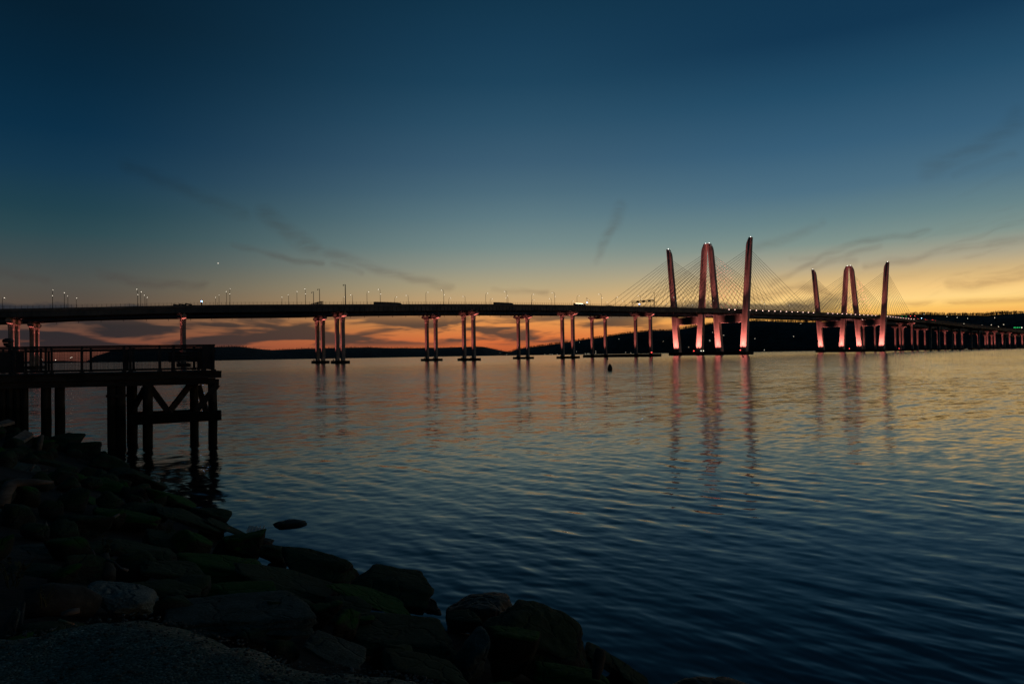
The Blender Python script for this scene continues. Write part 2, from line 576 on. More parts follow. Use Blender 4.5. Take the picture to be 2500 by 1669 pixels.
#@@BRIDGE
# ------------------------------------------------------------------ the twin bridge
NODES = [('A', -375, 394, 32.6), ('P0', -283, 408, 34.0), ('P1', -208, 455, 37.9), ('P2', -117.4, 490, 39.5), ('P3', -33.5, 557, 43),
         ('P4', 48.6, 626, 45.6), ('P5', 127.6, 698, 47.6), ('T1', 245.6, 803, 50.2), ('T2', 523.5, 1048, 52.4), ('Q1', 633, 1153, 50.6),
         ('R1', 717, 1218, 48), ('R2', 797, 1289, 45.5), ('R3', 877, 1360, 43.4), ('R4', 955, 1431, 41.4), ('R5', 1035, 1504, 39.4),
         ('R6', 1113, 1577, 37.4), ('R7', 1192, 1650, 35), ('R8', 1271, 1723, 32.5)]
SEP = {'A': 45, 'P0': 46, 'P1': 47, 'P2': 48, 'P3': 53, 'P4': 58}


def catmull(pts, step):
    out = []
    n = len(pts)
    for i in range(n - 1):
        p0 = pts[max(i - 1, 0)]
        p1, p2 = pts[i], pts[i + 1]
        p3 = pts[min(i + 2, n - 1)]
        L = math.dist(p1[:2], p2[:2])
        m1 = [(p2[k] - p0[k]) / max(1e-6, math.dist(p0[:2], p1[:2]) + L) * L for k in range(len(p1))]
        m2 = [(p3[k] - p1[k]) / max(1e-6, math.dist(p2[:2], p3[:2]) + L) * L for k in range(len(p1))]
        cnt = max(2, int(L / step))
        for j in range(cnt):
            t = j / cnt
            h00, h10, h01, h11 = 2 * t**3 - 3 * t**2 + 1, t**3 - 2 * t**2 + t, -2 * t**3 + 3 * t**2, t**3 - t**2
            out.append([h00 * p1[k] + h10 * m1[k] + h01 * p2[k] + h11 * m2[k] for k in range(len(p1))] + [i + t])
    out.append(list(pts[-1]) + [n - 1.0])
    return out


class Line:
    def __init__(self, samples):
        self.p = samples                    # x, y, z, node parameter
        self.s = [0.0]
        for a, b in zip(samples[:-1], samples[1:]):
            self.s.append(self.s[-1] + math.dist(a[:2], b[:2]))
        self.key = {}
        for q, s in zip(samples, self.s):
            if abs(q[3] - round(q[3])) < 1e-6:
                self.key[NODES[int(round(q[3]))][0]] = s

    def at(self, s):
        s = min(max(s, 0.0), self.s[-1] - 1e-3)
        i = int(np.searchsorted(self.s, s, side='right')) - 1
        i = min(i, len(self.p) - 2)
        t = (s - self.s[i]) / (self.s[i + 1] - self.s[i])
        a, b = self.p[i], self.p[i + 1]
        q = Vector([a[k] + (b[k] - a[k]) * t for k in range(3)])
        j0, j1 = max(i - 1, 0), min(i + 2, len(self.p) - 1)
        d = Vector((self.p[j1][0] - self.p[j0][0], self.p[j1][1] - self.p[j0][1], 0)).normalized()
        return q, d, Vector((d.y, -d.x, 0))     # point, heading, direction across (towards the camera side)

    def loc(self, s, a, dz=0.0, along=0.0):
        q, d, t = self.at(s)
        return q + t * a + d * along + Vector((0, 0, dz))


def sep_at(par):
    i = int(par)
    a = SEP.get(NODES[min(i, len(NODES) - 1)][0], 57)
    b = SEP.get(NODES[min(i + 1, len(NODES) - 1)][0], 57)
    return a + (b - a) * (par - i)


near_s = catmull([n[1:] for n in NODES], 4.0)
NEAR = Line(near_s)
far_pts = []
for q, s in zip(near_s, NEAR.s):
    c, d, t = NEAR.at(s)
    w = sep_at(q[3])
    far_pts.append([q[0] - t.x * w, q[1] - t.y * w, q[2], q[3]])
FAR = Line(far_pts)
HW = 13.5                                    # half width of a roadway
GD = 3.3                                     # girder depth


def sweep(line, sect, mb, s0, s1, step=6.0):
    rings = []
    n = max(2, int((s1 - s0) / step))
    for i in range(n + 1):
        s = s0 + (s1 - s0) * i / n
        q, d, t = line.at(s)
        rings.append([q + t * a + Vector((0, 0, z)) for a, z in sect])
    mb.loft(rings)


def rect(a0, a1, z0, z1):
    return [(a0, z0), (a1, z0), (a1, z1), (a0, z1)]


SPOTS = []


def spot(pos, target, color, power, half, blend, parent, r=0.25):
    l = bpy.data.lights.new('floodlight_lamp', 'SPOT')
    l.color = color
    l.energy = 1.0
    l.spot_size = 2 * R(half)
    l.spot_blend = blend
    l.shadow_soft_size = r
    l.use_nodes = True
    T = NT(l.node_tree)
    e = T.n('ShaderNodeEmission')
    fo = T.n('ShaderNodeLightFalloff')
    fo.inputs[0].default_value = power
    T.put(e.inputs[1], fo.outputs['Constant'])
    o = T.n('ShaderNodeOutputLight')
    T.put(o.inputs[0], e.outputs[0])
    ob = bpy.data.objects.new('floodlight_lamp', l)
    COL.objects.link(ob)
    ob.parent = parent
    d = Vector(target) - Vector(pos)
    ob.location = Vector(pos) - parent_origin(parent)
    ob.rotation_euler = d.to_track_quat('-Z', 'Y').to_euler()
    return ob


RED = (1.0, 0.225, 0.175)
RED2 = (1.0, 0.22, 0.17)


def flood_box(p, mat=None):
    m = MB()
    m.box(Vector(p), (0.9, 0.9, 0.5))
    m.box(Vector(p) + Vector((0, 0, 0.4)), (0.7, 0.7, 0.3))
    return m


def make_pier(line, key, root, lit, wide=False):
    s = line.key[key]
    q, d, t = line.at(s)
    Z = Vector((0, 0, 1))
    zt = q.z
    base = Vector((q.x, q.y, 0))
    zc = zt - 1.45 - GD - 0.02               # underside of girders
    zcap = zc - 3.4
    sp = 9.0 if wide else (5.6 if key in ('A', 'P0', 'P1') else 6.3)
    cw = 13.6 if wide else 12.2
    m = MB()
    # hammerhead cap with tapered ends
    prof = [(-cw, zc - 0.9), (-cw, zc - 2.0), (-sp - 2.2, zcap), (sp + 2.2, zcap), (cw, zc - 2.0), (cw, zc - 0.9)]
    rings = []
    for e in (-1.35, -1.2, 1.2, 1.35):
        k = 0.985 if abs(e) > 1.3 else 1.0
        rings.append([base + t * (a * k) + d * e + Z * z for a, z in prof])
    m.loft(rings)
    for a in (-11, -5.5, 0, 5.5, 11):        # bearing blocks
        m.box(base + t * a + Z * (zc - 0.45), (1.3, 1.5, 0.9), (t, d, Z))
    pier = m.build('pier', M_COL, root)
    side = -1 if (key not in ('A', 'P0')) else 1
    for sg in (-1, 1):
        c = base + t * (sg * sp)
        cm = MB()
        w, l, ch = 1.5, 1.2, 0.25
        sec = [(-w + ch, -l), (w - ch, -l), (w, -l + ch), (w, l - ch), (w - ch, l), (-w + ch, l), (-w, l - ch), (-w, -l + ch)]
        zs = [1.9, 2.6, zcap - 3.2, zcap - 3.0, zcap]
        ks = [1.0, 1.0, 1.0, 1.06, 1.16]
        cm.loft([[c + t * (a * k) + d * (b * k) + Z * z for a, b in sec] for z, k in zip(zs, ks)])
        cm.build('column', M_COL, pier)
        if lit:
            fp = c + d * (side * 2.75) + Z * 2.25
            flood_box(fp).build('floodlight', M_FLOOD, pier)
            top = c + d * (side * 1.2) + Z * (2.0 + (zcap - 2.0) * 0.46)
            spot(fp + Z * 0.8, top, RED2, lit * 1.4, 10.5, 1.0, root)
    fm = MB()
    if not wide:
        n = 20
        ring = []
        for k in range(n):
            a = 2 * math.pi * k / n
            ca, sa = math.cos(a), math.sin(a)
            ring.append((math.copysign(abs(ca) ** 0.35, ca) * (sp + 5.6), math.copysign(abs(sa) ** 0.35, sa) * 3.9))
        fm.loft([[base + t * a + d * b + Z * z for a, b in ring] for z in (-0.4, 1.75, 1.9)])
    else:
        for sg in (-1, 1):
            fm.box(base + t * (sg * sp) + Z * 0.7, (8, 8, 2.4), (t, d, Z))
    fm.build('pile_cap', M_FEND, pier)
    return pier


def make_pylon(line, key, root, k_int):
    s = line.key[key]
    q, d, t = line.at(s)
    Z = Vector((0, 0, 1))
    base = Vector((q.x, q.y, 0))
    zt = q.z
    H = 128.0
    zb0, zb1 = zt - 14.2, zt - 5.6
    off = lambda z: 14.9 + (24.9 - 14.9) * z / H
    m = MB()
    oa = off((zb0 + zb1) / 2) - 2.0
    prof = [(-oa, zb0), (oa, zb0), (oa, zb1), (-oa, zb1)]
    m.loft([[base + t * a + d * b + Z * z for a, z in prof] for b in (-2.4, 2.4)])
    py = m.build('pylon', M_CONC, root)
    tops = []
    for sg in (-1, 1):
        lm = MB()
        rings = []
        zs = [1.5, 5, 12, 20, 28, 36, 44, 52, 62, 74, 86, 98, 108, 116, 119, 128]
        for z in zs:
            f = z / H
            w, l = 7.2 + (6.1 - 7.2) * f, 7.4 + (4.4 - 7.4) * f
            o = off(z) * sg
            sec = [(-w / 2, -l * 0.36), (0, -l / 2), (w / 2, -l * 0.36), (w / 2, l * 0.36), (0, l / 2), (-w / 2, l * 0.36)]
            ring = []
            for a, b in sec:
                zz = z
                if z > 119:
                    inner = max(0.0, -a * sg)     # the head is cut off slanting on the roadway side
                    zz = min(z, H - inner * 1.75)
                    if z < 127:
                        zz = min(zz, z)
                ring.append(base + t * (o + a) + d * b + Z * zz)
            rings.append(ring)
        lm.loft(rings)
        leg = lm.build('pylon_leg', M_CONC, py)
        for i, (da, dz) in enumerate(((sg * 1.2, 128.4), (-sg * 1.0, 124.9))):
            bm_ = MB()
            c = base + t * (off(dz) * sg + da) + Z * dz
            bm_.tube([c - Z * 0.6, c], 0.25, 6)
            bm_.loft([[c + Z * zz + Vector((math.cos(k * 1.047), math.sin(k * 1.047), 0)) * rr for k in range(6)] for zz, rr in ((0, .15), (.2, .26), (.45, .26), (.6, .1))])
            bm_.build('beacon_light', M_BEAC, py)
        # floodlight on the fender, grazing up the leg's broad face
        fp = base + t * (off(4) * sg) - d * (3.6 + 4.2) + Z * 4.3
        flood_box(fp).build('floodlight', M_FLOOD, py)
        aim = base + t * (off(12) * sg) - d * 3.4 + Z * 12.0
        sh = MB()                               # added shield plate that keeps the light off the leg's foot
        sh.box(fp + d * 1.0 + Z * 0.75, (9.0, 0.08, 1.1), (t, d, Z))
        sh.build('added_light_shield', M_FLOOD, py)
        for e in (-2.3, 2.3):
            spot(fp + Z * 0.8 + t * e, aim + t * e, RED, k_int * 1.5, 29.0, 1.0, root)
        # a second one above the roadway shoulder washes the upper leg
        fp2 = base + t * (off(zt) * sg - sg * 2.5) - d * 9.5 + Z * (zt + 0.6)
        aim2 = base + t * (off(100) * sg) - d * 2 + Z * 102
        flood_box(fp2).build('floodlight', M_FLOOD, py)
        spot(fp2 + Z * 0.6, aim2, RED, k_int * 0.26, 22.0, 1.0, root)
    pc = MB()
    for sg in (-1, 1):
        pc.box(base + t * (sg * 14.9) + Z * 0.8, (12, 13, 3.0), (t, d, Z))
    pc.build('pile_cap', M_FEND, py)
    return py, off, base, d, t


def make_bridge(line, label, lit_keys, side_name):
    root = thing('cable_stayed_bridge', label, 'bridge', (line.loc(line.key['T1'], 0).x, line.loc(line.key['T1'], 0).y, 0), 0, 'twin bridges over the river')
    S0, S1 = 0.0, line.s[-1]
    m = MB()
    sweep(line, rect(-HW, HW, -1.45, -1.1), m, S0, S1)
    m.build('deck', M_DECK, root)
    for a in (-HW, HW - 0.45):
        pm = MB()
        sweep(line, rect(a, a + 0.45, -1.1 + 0.004, 0.0), pm, S0, S1)
        pm.build('parapet', M_DECK, root)
    for a in (-12.9, -6.5, 0, 6.5, 12.9):
        gm = MB()
        sweep(line, rect(a - 0.12, a + 0.12, -1.45 - GD + 0.08, -1.45), gm, S0, S1, 8)
        sweep(line, rect(a - 0.45, a + 0.45, -1.45 - GD, -1.45 - GD + 0.08), gm, S0, S1, 8)
        if abs(a) > 12:
            s = S0 + 5
            while s < S1 - 5:                 # drain pipes and stiffeners on the outer girders
                p = line.loc(s, a, 0)
                q, d, t = line.at(s)
                if int(s / 3.3) % 4 == 0:
                    gm.box(p + Vector((0, 0, -1.45 - GD - 0.6)), (0.22, 0.22, 1.2), (d, t, Vector((0, 0, 1))))
                gm.box(p + Vector((0, 0, -1.45 - GD / 2)) + t * (0.2 if a > 0 else -0.2), (0.06, 0.3, GD - 0.3), (d, t, Vector((0, 0, 1))))
                s += 3.3
        gm.build('girder', M_STEEL, root)
    xm = MB()                                  # cross beams under the roadway
    s = S0 + 4
    while s < S1 - 4:
        q, d, t = line.at(s)
        xm.box(q + Vector((0, 0, -1.45 - 1.3)), (0.25, 25.2, 2.0), (d, t, Vector((0, 0, 1))))
        s += 7.0
    tag(xm.build('cross_beams', M_STEEL, root), kind='stuff')
    # railing on the parapet
    rm = MB()
    s = S0 + 1
    while s < S1 - 1:
        q, d, t = line.at(s)
        rm.box(q + t * (HW - 0.22) + Vector((0, 0, 0.85)), (0.13, 0.10, 1.7), (d, t, Vector((0, 0, 1))))
        s += 2.4
    for z in (0.45, 0.95, 1.55):
        sweep(line, rect(HW - 0.25, HW - 0.19, z - 0.025, z + 0.025), rm, S0, S1, 12)
    rm.build('railing', M_DARK, root)
    for key in ('A', 'P0', 'P1', 'P2', 'P3', 'P4', 'P5', 'Q1', 'R1', 'R2', 'R3', 'R4', 'R5', 'R6', 'R7'):
        make_pier(line, key, root, lit_keys.get(key, 0), key in ('P5', 'Q1'))
    for key in ('T1', 'T2'):
        py, off, base, d, t = make_pylon(line, key, root, 260.0)
        st = line.key[key]
        for sg in (-1, 1):
            for dirn in (-1, 1):
                main = (dirn == 1) == (key == 'T1')
                for i in range(12):
                    run = (16 + i * 13.6) if main else (15 + i * 11.9)
                    pa = line.loc(st + dirn * run, sg * 13.9, -1.0)
                    zt_ = 88.5 + i * 2.45
                    l_half = (7.4 + (4.4 - 7.4) * zt_ / 128) / 2
                    pb = base + t * (sg * off(zt_)) + d * (dirn * (l_half - 0.3)) + Vector((0, 0, zt_))
                    cm = MB()
                    cm.tube([pa, pb], 0.16, 5)
                    cb = cm.build('stay_cable', M_CABLE, root)
                    am = MB()
                    q = pa + Vector((0, 0, 0.1)) + t * (sg * 0.35)
                    am.box(q, (0.75, 0.6, 0.45), (d, t, Vector((0, 0, 1))))
                    am.build('anchor_light', M_ANCH if (key == 'T2' or dirn == 1 or i < 2) else M_FLOOD, cb)
    return root


LITP = 160.0
near_lit = {k: LITP for k in ('P0', 'P1', 'P2', 'P3', 'P4', 'P5', 'Q1', 'R4', 'R5', 'R6')}
far_lit = {k: LITP for k in ('P0', 'P1', 'P2', 'P3', 'P4', 'P5', 'Q1', 'R1', 'R2', 'R3', 'R4', 'R5', 'R6')}
B1 = make_bridge(NEAR, 'nearer of the two parallel cable-stayed bridges, its railing towards the camera', near_lit, 'near')
B2 = make_bridge(FAR, 'farther of the two parallel cable-stayed bridges, mostly behind the nearer roadway', far_lit, 'far')


# fenders that ring the piers and pylons beside the channel
def make_fender(key, w, l, h, label):
    q, d, t = NEAR.at(NEAR.key[key])
    c = Vector((q.x, q.y, 0)) - t * (57 / 2)
    root = thing('pier_fender', label, 'fender', (c.x, c.y, 0), 0, 'timber fenders round the channel piers')
    Z = Vector((0, 0, 1))
    wl = MB()
    for sg in (-1, 1):
        wl.box(c + d * (sg * l / 2) + Z * (h - 0.5), (w, 1.0, 0.9), (t, d, Z))
        wl.box(c + d * (sg * l / 2) + Z * (h * 0.45), (w - 0.6, 0.7, 0.7), (t, d, Z))
        wl.box(c + t * (sg * (w / 2 - 0.5)) + Z * (h - 0.5), (1.0, l - 1.02, 0.9), (t, d, Z))
        wl.box(c + t * (sg * (w / 2 - 0.5)) + Z * (h * 0.45), (0.7, l - 1.02, 0.7), (t, d, Z))
    wl.build('waler', M_FEND, root)
    pl = MB()
    n = int(w / 2.0)
    for i in range(n + 1):
        a = -w / 2 + 0.6 + (w - 1.2) * i / n
        for sg in (-1, 1):
            pl.box(c + t * a + d * (sg * (l / 2 + 0.1)) + Z * (h / 2 - 0.4), (1.75, 0.42, h + 0.3), (t, d, Z))
    n2 = int(l / 2.0)
    for i in range(1, n2):
        b = -l / 2 + l * i / n2
        for sg in (-1, 1):
            pl.box(c + t * (sg * (w / 2 + 0.02)) + d * b + Z * (h / 2 - 0.4), (0.42, 1.7, h + 0.3), (t, d, Z))
    pl.build('timber_facing', M_FEND, root)
    return root, c, d, t


fd = []
for key, w, l, h, lb in (('P5', 88, 14, 2.8, 'long dark timber fender round the last pier pair left of the tall pylons'),
                         ('T1', 95, 25, 3.6, 'large dark timber fender round the nearest four pylon legs'),
                         ('T2', 95, 25, 3.6, 'large dark timber fender round the farther four pylon legs'),
                         ('Q1', 88, 14, 2.6, 'low dark fender just right of the farther pylons')):
    fd.append(make_fender(key, w, l, h, lb))


def nav_light(p, mat, label, kind='navigation light'):
    r = thing('navigation_light', label, kind, p, 0, 'navigation lights on the fenders')
    m = MB()
    m.tube([Vector(p), Vector(p) + Vector((0, 0, 1.1))], 0.12, 6)
    m.build('post', M_DARK, r)
    m = MB()
    m.tube([Vector(p) + Vector((0, 0, 1.1)), Vector(p) + Vector((0, 0, 1.75))], [0.42, 0.36], 8)
    m.build('lantern', mat, r)


_, c, d, t = fd[0]
nav_light(c + t * 43.4 - d * 7 + Vector((0, 0, 2.75)), M_RED, 'red navigation light on the right end of the fender left of the pylons')
_, c, d, t = fd[1]
nav_light(c - t * 13 - d * 12.5 + Vector((0, 0, 3.55)), M_RED, 'red navigation light between the second and third legs of the nearest pylons')
nav_light(c + t * 46.5 - d * 12.5 + Vector((0, 0, 3.55)), M_RED, 'red navigation light at the right end of the nearest pylon fender')
nav_light(c - t * 3.2 - d * 12.5 + Vector((0, 0, 3.55)), M_LAMP, 'left of two white lights side by side on the nearest pylon fender')
nav_light(c + t * 0.3 - d * 12.5 + Vector((0, 0, 3.55)), M_LAMP, 'right of two white lights side by side on the nearest pylon fender')
_, c, d, t = fd[2]
nav_light(c + t * 3 - d * 12.5 + Vector((0, 0, 3.55)), M_RED, 'red navigation light in the middle of the farther pylon fender')
_, c, d, t = fd[3]
nav_light(c + t * 20 - d * 7 + Vector((0, 0, 2.55)), M_RED, 'small red navigation light just right of the farther pylons')

# work trestle low on the water beyond the channel
tr = thing('work_trestle', 'long low dark trestle standing in the water right of the farther pylons', 'trestle', (NEAR.loc(NEAR.key['R3'], 22).x, NEAR.loc(NEAR.key['R3'], 22).y, 0))
m = MB()
sweep(NEAR, rect(20, 24, 3.4 - 45 + 45, 4.2), MB(), 0, 10)
for s in np.arange(NEAR.key['Q1'] + 20, NEAR.key['R7'], 12.0):
    a, b = NEAR.loc(s, 22), NEAR.loc(s + 12, 22)
    a.z = b.z = 2.6
    m.beam(a, b, 4.0, 0.9)
m.build('trestle_deck', M_FEND, tr)
m = MB()
for s in np.arange(NEAR.key['Q1'] + 28, NEAR.key['R7'], 36.0):
    p = NEAR.loc(s, 22)
    m.tube([(p.x, p.y, -1), (p.x, p.y, 2.4)], 1.7, 8)
m.build('trestle_pile', M_FEND, tr)

#@@FURNITURE
# ------------------------------------------------------------------ lamps, gantries and masts on the roadways
def s_for_px(line, u, a):
    """arc position where the edge line at offset a is seen at photo column u"""
    best = None
    for i in range(0, len(line.s), 1):
        q = line.loc(line.s[i], a)
        d = ROT.transposed() @ (q - Vector((0, 0, CAM_H)))
        uu = CU + FPX * d.x / -d.z if d.z < 0 else -1e6
        if best is not None and (best[1] - u) * (uu - u) <= 0 and abs(uu - best[1]) < 300:
            f = (u - best[1]) / (uu - best[1] + 1e-9)
            return best[0] + f * (line.s[i] - best[0])
        best = (line.s[i], uu)
    return None


def make_lamp(label, double):
    r = thing('street_lamp', label, 'street lamp', (0, 0, 0), 0, 'street lamps on the bridge roadways')
    m = MB()
    m.tube([(0, 0, 0), (0, 0, 0.5)], 0.3, 8)
    m.tube([(0, 0, 0.5), (0, 0, 10.4)], [0.17, 0.11], 8)
    m.build('pole', M_DARK, r)
    m = MB()
    pts = [(0.0, 0, 10.4)] + [(1.3 - 1.3 * math.cos(a), 0, 10.4 + 1.2 * math.sin(a)) for a in (0.4, 0.8, 1.2, 1.57)] + [(2.4, 0, 11.62)]
    m.tube(pts, 0.09, 6)
    m.build('arm', M_DARK, r)
    m = MB()
    m.box((2.8, 0, 11.62), (1.0, 0.42, 0.16))
    h = m.build('lamp_head', M_DARK, r)
    m = MB()
    m.box((2.8, 0, 11.50), (0.46, 0.36, 0.16))
    m.build('lens', M_LAMP, h)
    if double:
        m = MB()
        m.beam((0, 0, 7.9), (-0.7, 0, 8.1), 0.1, 0.1)
        wl = m.build('walkway_lamp', M_DARK, r)
        m = MB()
        m.box((-0.75, 0, 8.0), (0.34, 0.3, 0.14))
        m.build('lens', M_LAMP, wl)
    return r


protoA = make_lamp('', True)
protoB = make_lamp('', False)
used = set()
ROWS = [
    (NEAR, HW - 0.9, -1, [130, 336, 561, 746, 929, 1083.6, 1238, 1354.5, 1468.7], 6, protoA, 'tall two-headed lamps on the nearer roadway'),
    (NEAR, -HW + 0.9, 1, [157, 344, 553.5, 725, 896, 1040, 1186, 1298, 1409], 6, protoB, 'right-facing lamps on the nearer roadway'),
    (FAR, HW - 0.9, -1, [6, 167, 353.5, 534.5, 705, 861, 997, 1136, 1241, 1347], 5, protoB, 'left-facing lamps on the farther roadway'),
    (FAR, -HW + 0.9, 1, [186, 359, 527, 688.5, 838, 964, 1096, 1197, 1299, 1395], 5, protoB, 'right-facing lamps on the farther roadway'),
]
for line, a, face, pxs, extra, proto, words in ROWS:
    ss = [s_for_px(line, u, a) for u in pxs]
    ss = [x for x in ss if x is not None]
    gap = (ss[-1] - ss[-4]) / 3
    for k in range(extra):
        ss.append(ss[-1] + gap)
    ss = [x for x in ss if x < line.key['Q1'] + 150]
    n = len(ss)
    for i, s in enumerate(ss):
        q, d, t = line.at(s)
        if proto.name not in used:
            o = proto
            used.add(proto.name)
        else:
            o = copy_tree(proto)
        p = line.loc(s, a, -1.1)
        o.location = p
        v = t * face
        o.rotation_euler = (0, 0, math.atan2(v.y, v.x))
        o['label'] = '%s of the %s' % (ordinal(i, n), words)


def gantry(line, s, label, h, a0, a1, low=0.0, boards=()):
    q, d, t = line.at(s)
    Z = Vector((0, 0, 1))
    b = q - Z * 1.1
    r = thing('sign_gantry', label, 'sign gantry', b, 0, 'sign gantries over the roadways')
    for a in (a0, a1):
        m = MB()
        for e in (-0.7, 0.7):
            m.tube([b + t * a + d * e, b + t * a + d * e + Z * h], 0.17, 6)
        for k in range(4):
            z0, z1 = h * k / 4, h * (k + 1) / 4
            m.beam(b + t * a - d * 0.7 + Z * z0, b + t * a + d * 0.7 + Z * z1, 0.1, 0.1)
        m.build('post', M_DARK, r)
    m = MB()
    zz = (h - 1.7, h)
    for e in (-0.7, 0.7):
        for z in zz:
            m.beam(b + t * (a0 - 0.6) + d * e + Z * z, b + t * (a1 + 0.6) + d * e + Z * z, 0.22, 0.22)
    n = 12
    for k in range(n):
        x0, x1 = a0 + (a1 - a0) * k / n, a0 + (a1 - a0) * (k + 1) / n
        for e in (-0.7, 0.7):
            m.beam(b + t * x0 + d * e + Z * zz[k % 2], b + t * x1 + d * e + Z * zz[1 - k % 2], 0.13, 0.13)
            m.beam(b + t * x0 + d * e + Z * zz[0], b + t * x0 + d * e + Z * zz[1], 0.13, 0.13)
    m.build('truss', M_DARK, r)
    for x, w, hh in boards:
        m = MB()
        m.box(b + t * x + d * 0.95 + Z * (h - 0.85), (w, 0.12, hh), (t, d, Z))
        m.build('sign_board', M_DARK, r)
    return r


gantry(FAR, s_for_px(FAR, 774, 0), 'open truss sign gantry beside two thin masts, left of the tallest mast', 6.6, -13.2, 13.2, boards=((-2.5, 2.6, 2.6),))
gantry(FAR, s_for_px(FAR, 1469, 0), 'low truss sign gantry just left of the first stay cables', 6.2, -13.2, 13.2, boards=((-5, 4, 1.6), (4, 4, 1.6)))
gantry(NEAR, s_for_px(NEAR, 1570, 0), 'wide truss sign gantry among the stay cables, left of the tall pylons', 8.2, -13.2, 13.2, boards=((-7, 3.4, 1.7), (0, 3.4, 1.7), (7, 3.4, 1.7)))
# three slanted solar panels on posts at the left
for i, (u, lb) in enumerate(((424, 'leftmost of three slanted dark panels on posts above the left roadway'), (438.5, 'middle of three slanted dark panels on posts above the left roadway'),
                             (453, 'rightmost of three slanted dark panels on posts above the left roadway'))):
    s = s_for_px(FAR, u, -4)
    q, d, t = FAR.at(s)
    Z = Vector((0, 0, 1))
    b = q - t * 4 - Z * 1.1
    r = thing('panel_gantry', lb, 'panel', b, 0, 'slanted panels on posts')
    for e in (-0.0, 3.6):
        m = MB()
        m.tube([b + d * e, b + d * e + Z * (6.0 + i * 0.25 - e * 0.12)], 0.14, 6)
        m.build('post', M_DARK, r)
    m = MB()
    m.beam(b - d * 0.3 + Z * (6.1 + i * 0.25), b + d * 4.2 + Z * (5.45 + i * 0.25), 6.0, 0.5)
    m.build('panel', M_DARK, r)


def mast(line, u, a, ytop, label, r0=0.22):
    s = s_for_px(line, u, a)
    p = line.loc(s, a, -1.1)
    top = at_depth(u, ytop, p.y)
    h = top.z - p.z
    r = thing('mast', label, 'mast', p, 0, 'thin masts on the bridge')
    m = MB()
    m.tube([p, p + Vector((0, 0, h))], [r0, r0 * 0.7], 8)
    m.build('pole', M_DARK, r)
    m = MB()
    q, d, t = line.at(s)
    m.beam(p + Vector((0, 0, h - 0.3)), p + Vector((0, 0, h - 0.1)) - d * 1.3, 0.14, 0.14)
    m.box(p + Vector((0, 0, h - 0.7)) - d * 1.3, (0.5, 0.5, 0.7))
    m.build('camera_bracket', M_DARK, r)


mast(NEAR, 843.5, HW - 0.5, 694, 'tallest thin mast, above the second lit pier pair from the left', 0.36)
mast(FAR, 765.6, -3, 712, 'shorter of two thin masts beside the open truss gantry', 0.26)
mast(FAR, 781, 6, 705, 'taller of two thin masts beside the open truss gantry', 0.26)
mast(FAR, 1434, 10, 727, 'thin mast beside the low truss gantry', 0.22)
mast(NEAR, 1598.5, HW - 0.6, 713, 'thin mast at the right end of the wide truss gantry', 0.2)


def call_box(line, u, label):
    a = HW - 1.2
    s = s_for_px(line, u, a)
    p = line.loc(s, a, -1.1)
    r = thing('emergency_call_box', label, 'call box', p, 0, 'emergency call boxes with blue lights')
    m = MB()
    m.box(p + Vector((0, 0, 1.6)), (0.5, 0.5, 3.2))
    m.build('cabinet', M_DARK, r)
    m = MB()
    m.tube([p + Vector((0, 0, 3.2)), p + Vector((0, 0, 3.75))], [0.36, 0.26], 8)
    m.build('blue_beacon', M_BLUE, r)


call_box(NEAR, 491.5, 'call box with a blue light right of the slanted panels')
call_box(NEAR, 1433.5, 'call box with a blue light left of the low truss gantry')
call_box(NEAR, 1561, 'call box with a blue light under the wide truss gantry')
call_box(NEAR, 2250, 'call box with a blue light right of the farthest stay cables')


# long vehicles whose tops show over the parapet
M_TRUCK = surf('truck_paint', (0.05, 0.055, 0.06), (0.08, 0.085, 0.09), 0.5, 0.5)
M_TYRE = surf('tyre_rubber', (0.015, 0.015, 0.015), (0.03, 0.03, 0.03), 2, 0.9)
M_MARK = glow('marker_glow', (1.0, 0.80, 0.5), 9.0)


def truck(line, u, a, L, label, lit=False):
    s = s_for_px(line, u, a)
    q, d, t = line.at(s)
    Z = Vector((0, 0, 1))
    b = q + t * a - Z * 1.1
    r = thing('semi_truck', label, 'truck', b, 0, 'trucks crossing the bridge')
    X = (d, t, Z)
    m = MB()
    m.box(b + Z * 2.05, (L, 2.5, 1.8), X)
    m.build('trailer', M_TRUCK, r)
    m = MB()
    c = b + d * (L / 2 + 2.2)
    m.loft([[c + d * x + t * y + Z * z for x, y in ((-1.4, -1.2), (1.5, -1.2), (1.5, 1.2), (-1.4, 1.2))] for z in (0.9, 2.1)] +
           [[c + d * x + t * y + Z * z for x, y in ((-1.4, -1.15), (k, -1.1), (k, 1.1), (-1.4, 1.15))] for z, k in ((2.2, 1.4), (2.6, 0.7), (2.9, -0.6))])
    m.build('cab', M_TRUCK, r)
    for x in (-L / 2 + 1.2, -L / 2 + 2.5, L / 2 - 1.4, L / 2 + 3.0):
        for y in (-1.05, 1.05):
            w = MB()
            k = b + d * x + t * y + Z * 0.52
            w.tube([k - t * 0.16, k + t * 0.16], 0.5, 12)
            w.build('wheel', M_TYRE, r)
    if lit:
        m = MB()
        m.box(b + t * 1.3 + Z * 2.85, (L, 0.1, 0.2), X)
        m.build('marker_lights', M_MARK, r)


truck(NEAR, 941, 6, 17, 'long dark truck right of the tallest mast')
truck(NEAR, 1225, 6, 15, 'long dark truck in the middle of the bridge, under a tall lamp')
truck(NEAR, 1412, 8, 9.5, 'truck edged with a line of lights, left of the low truss gantry', True)

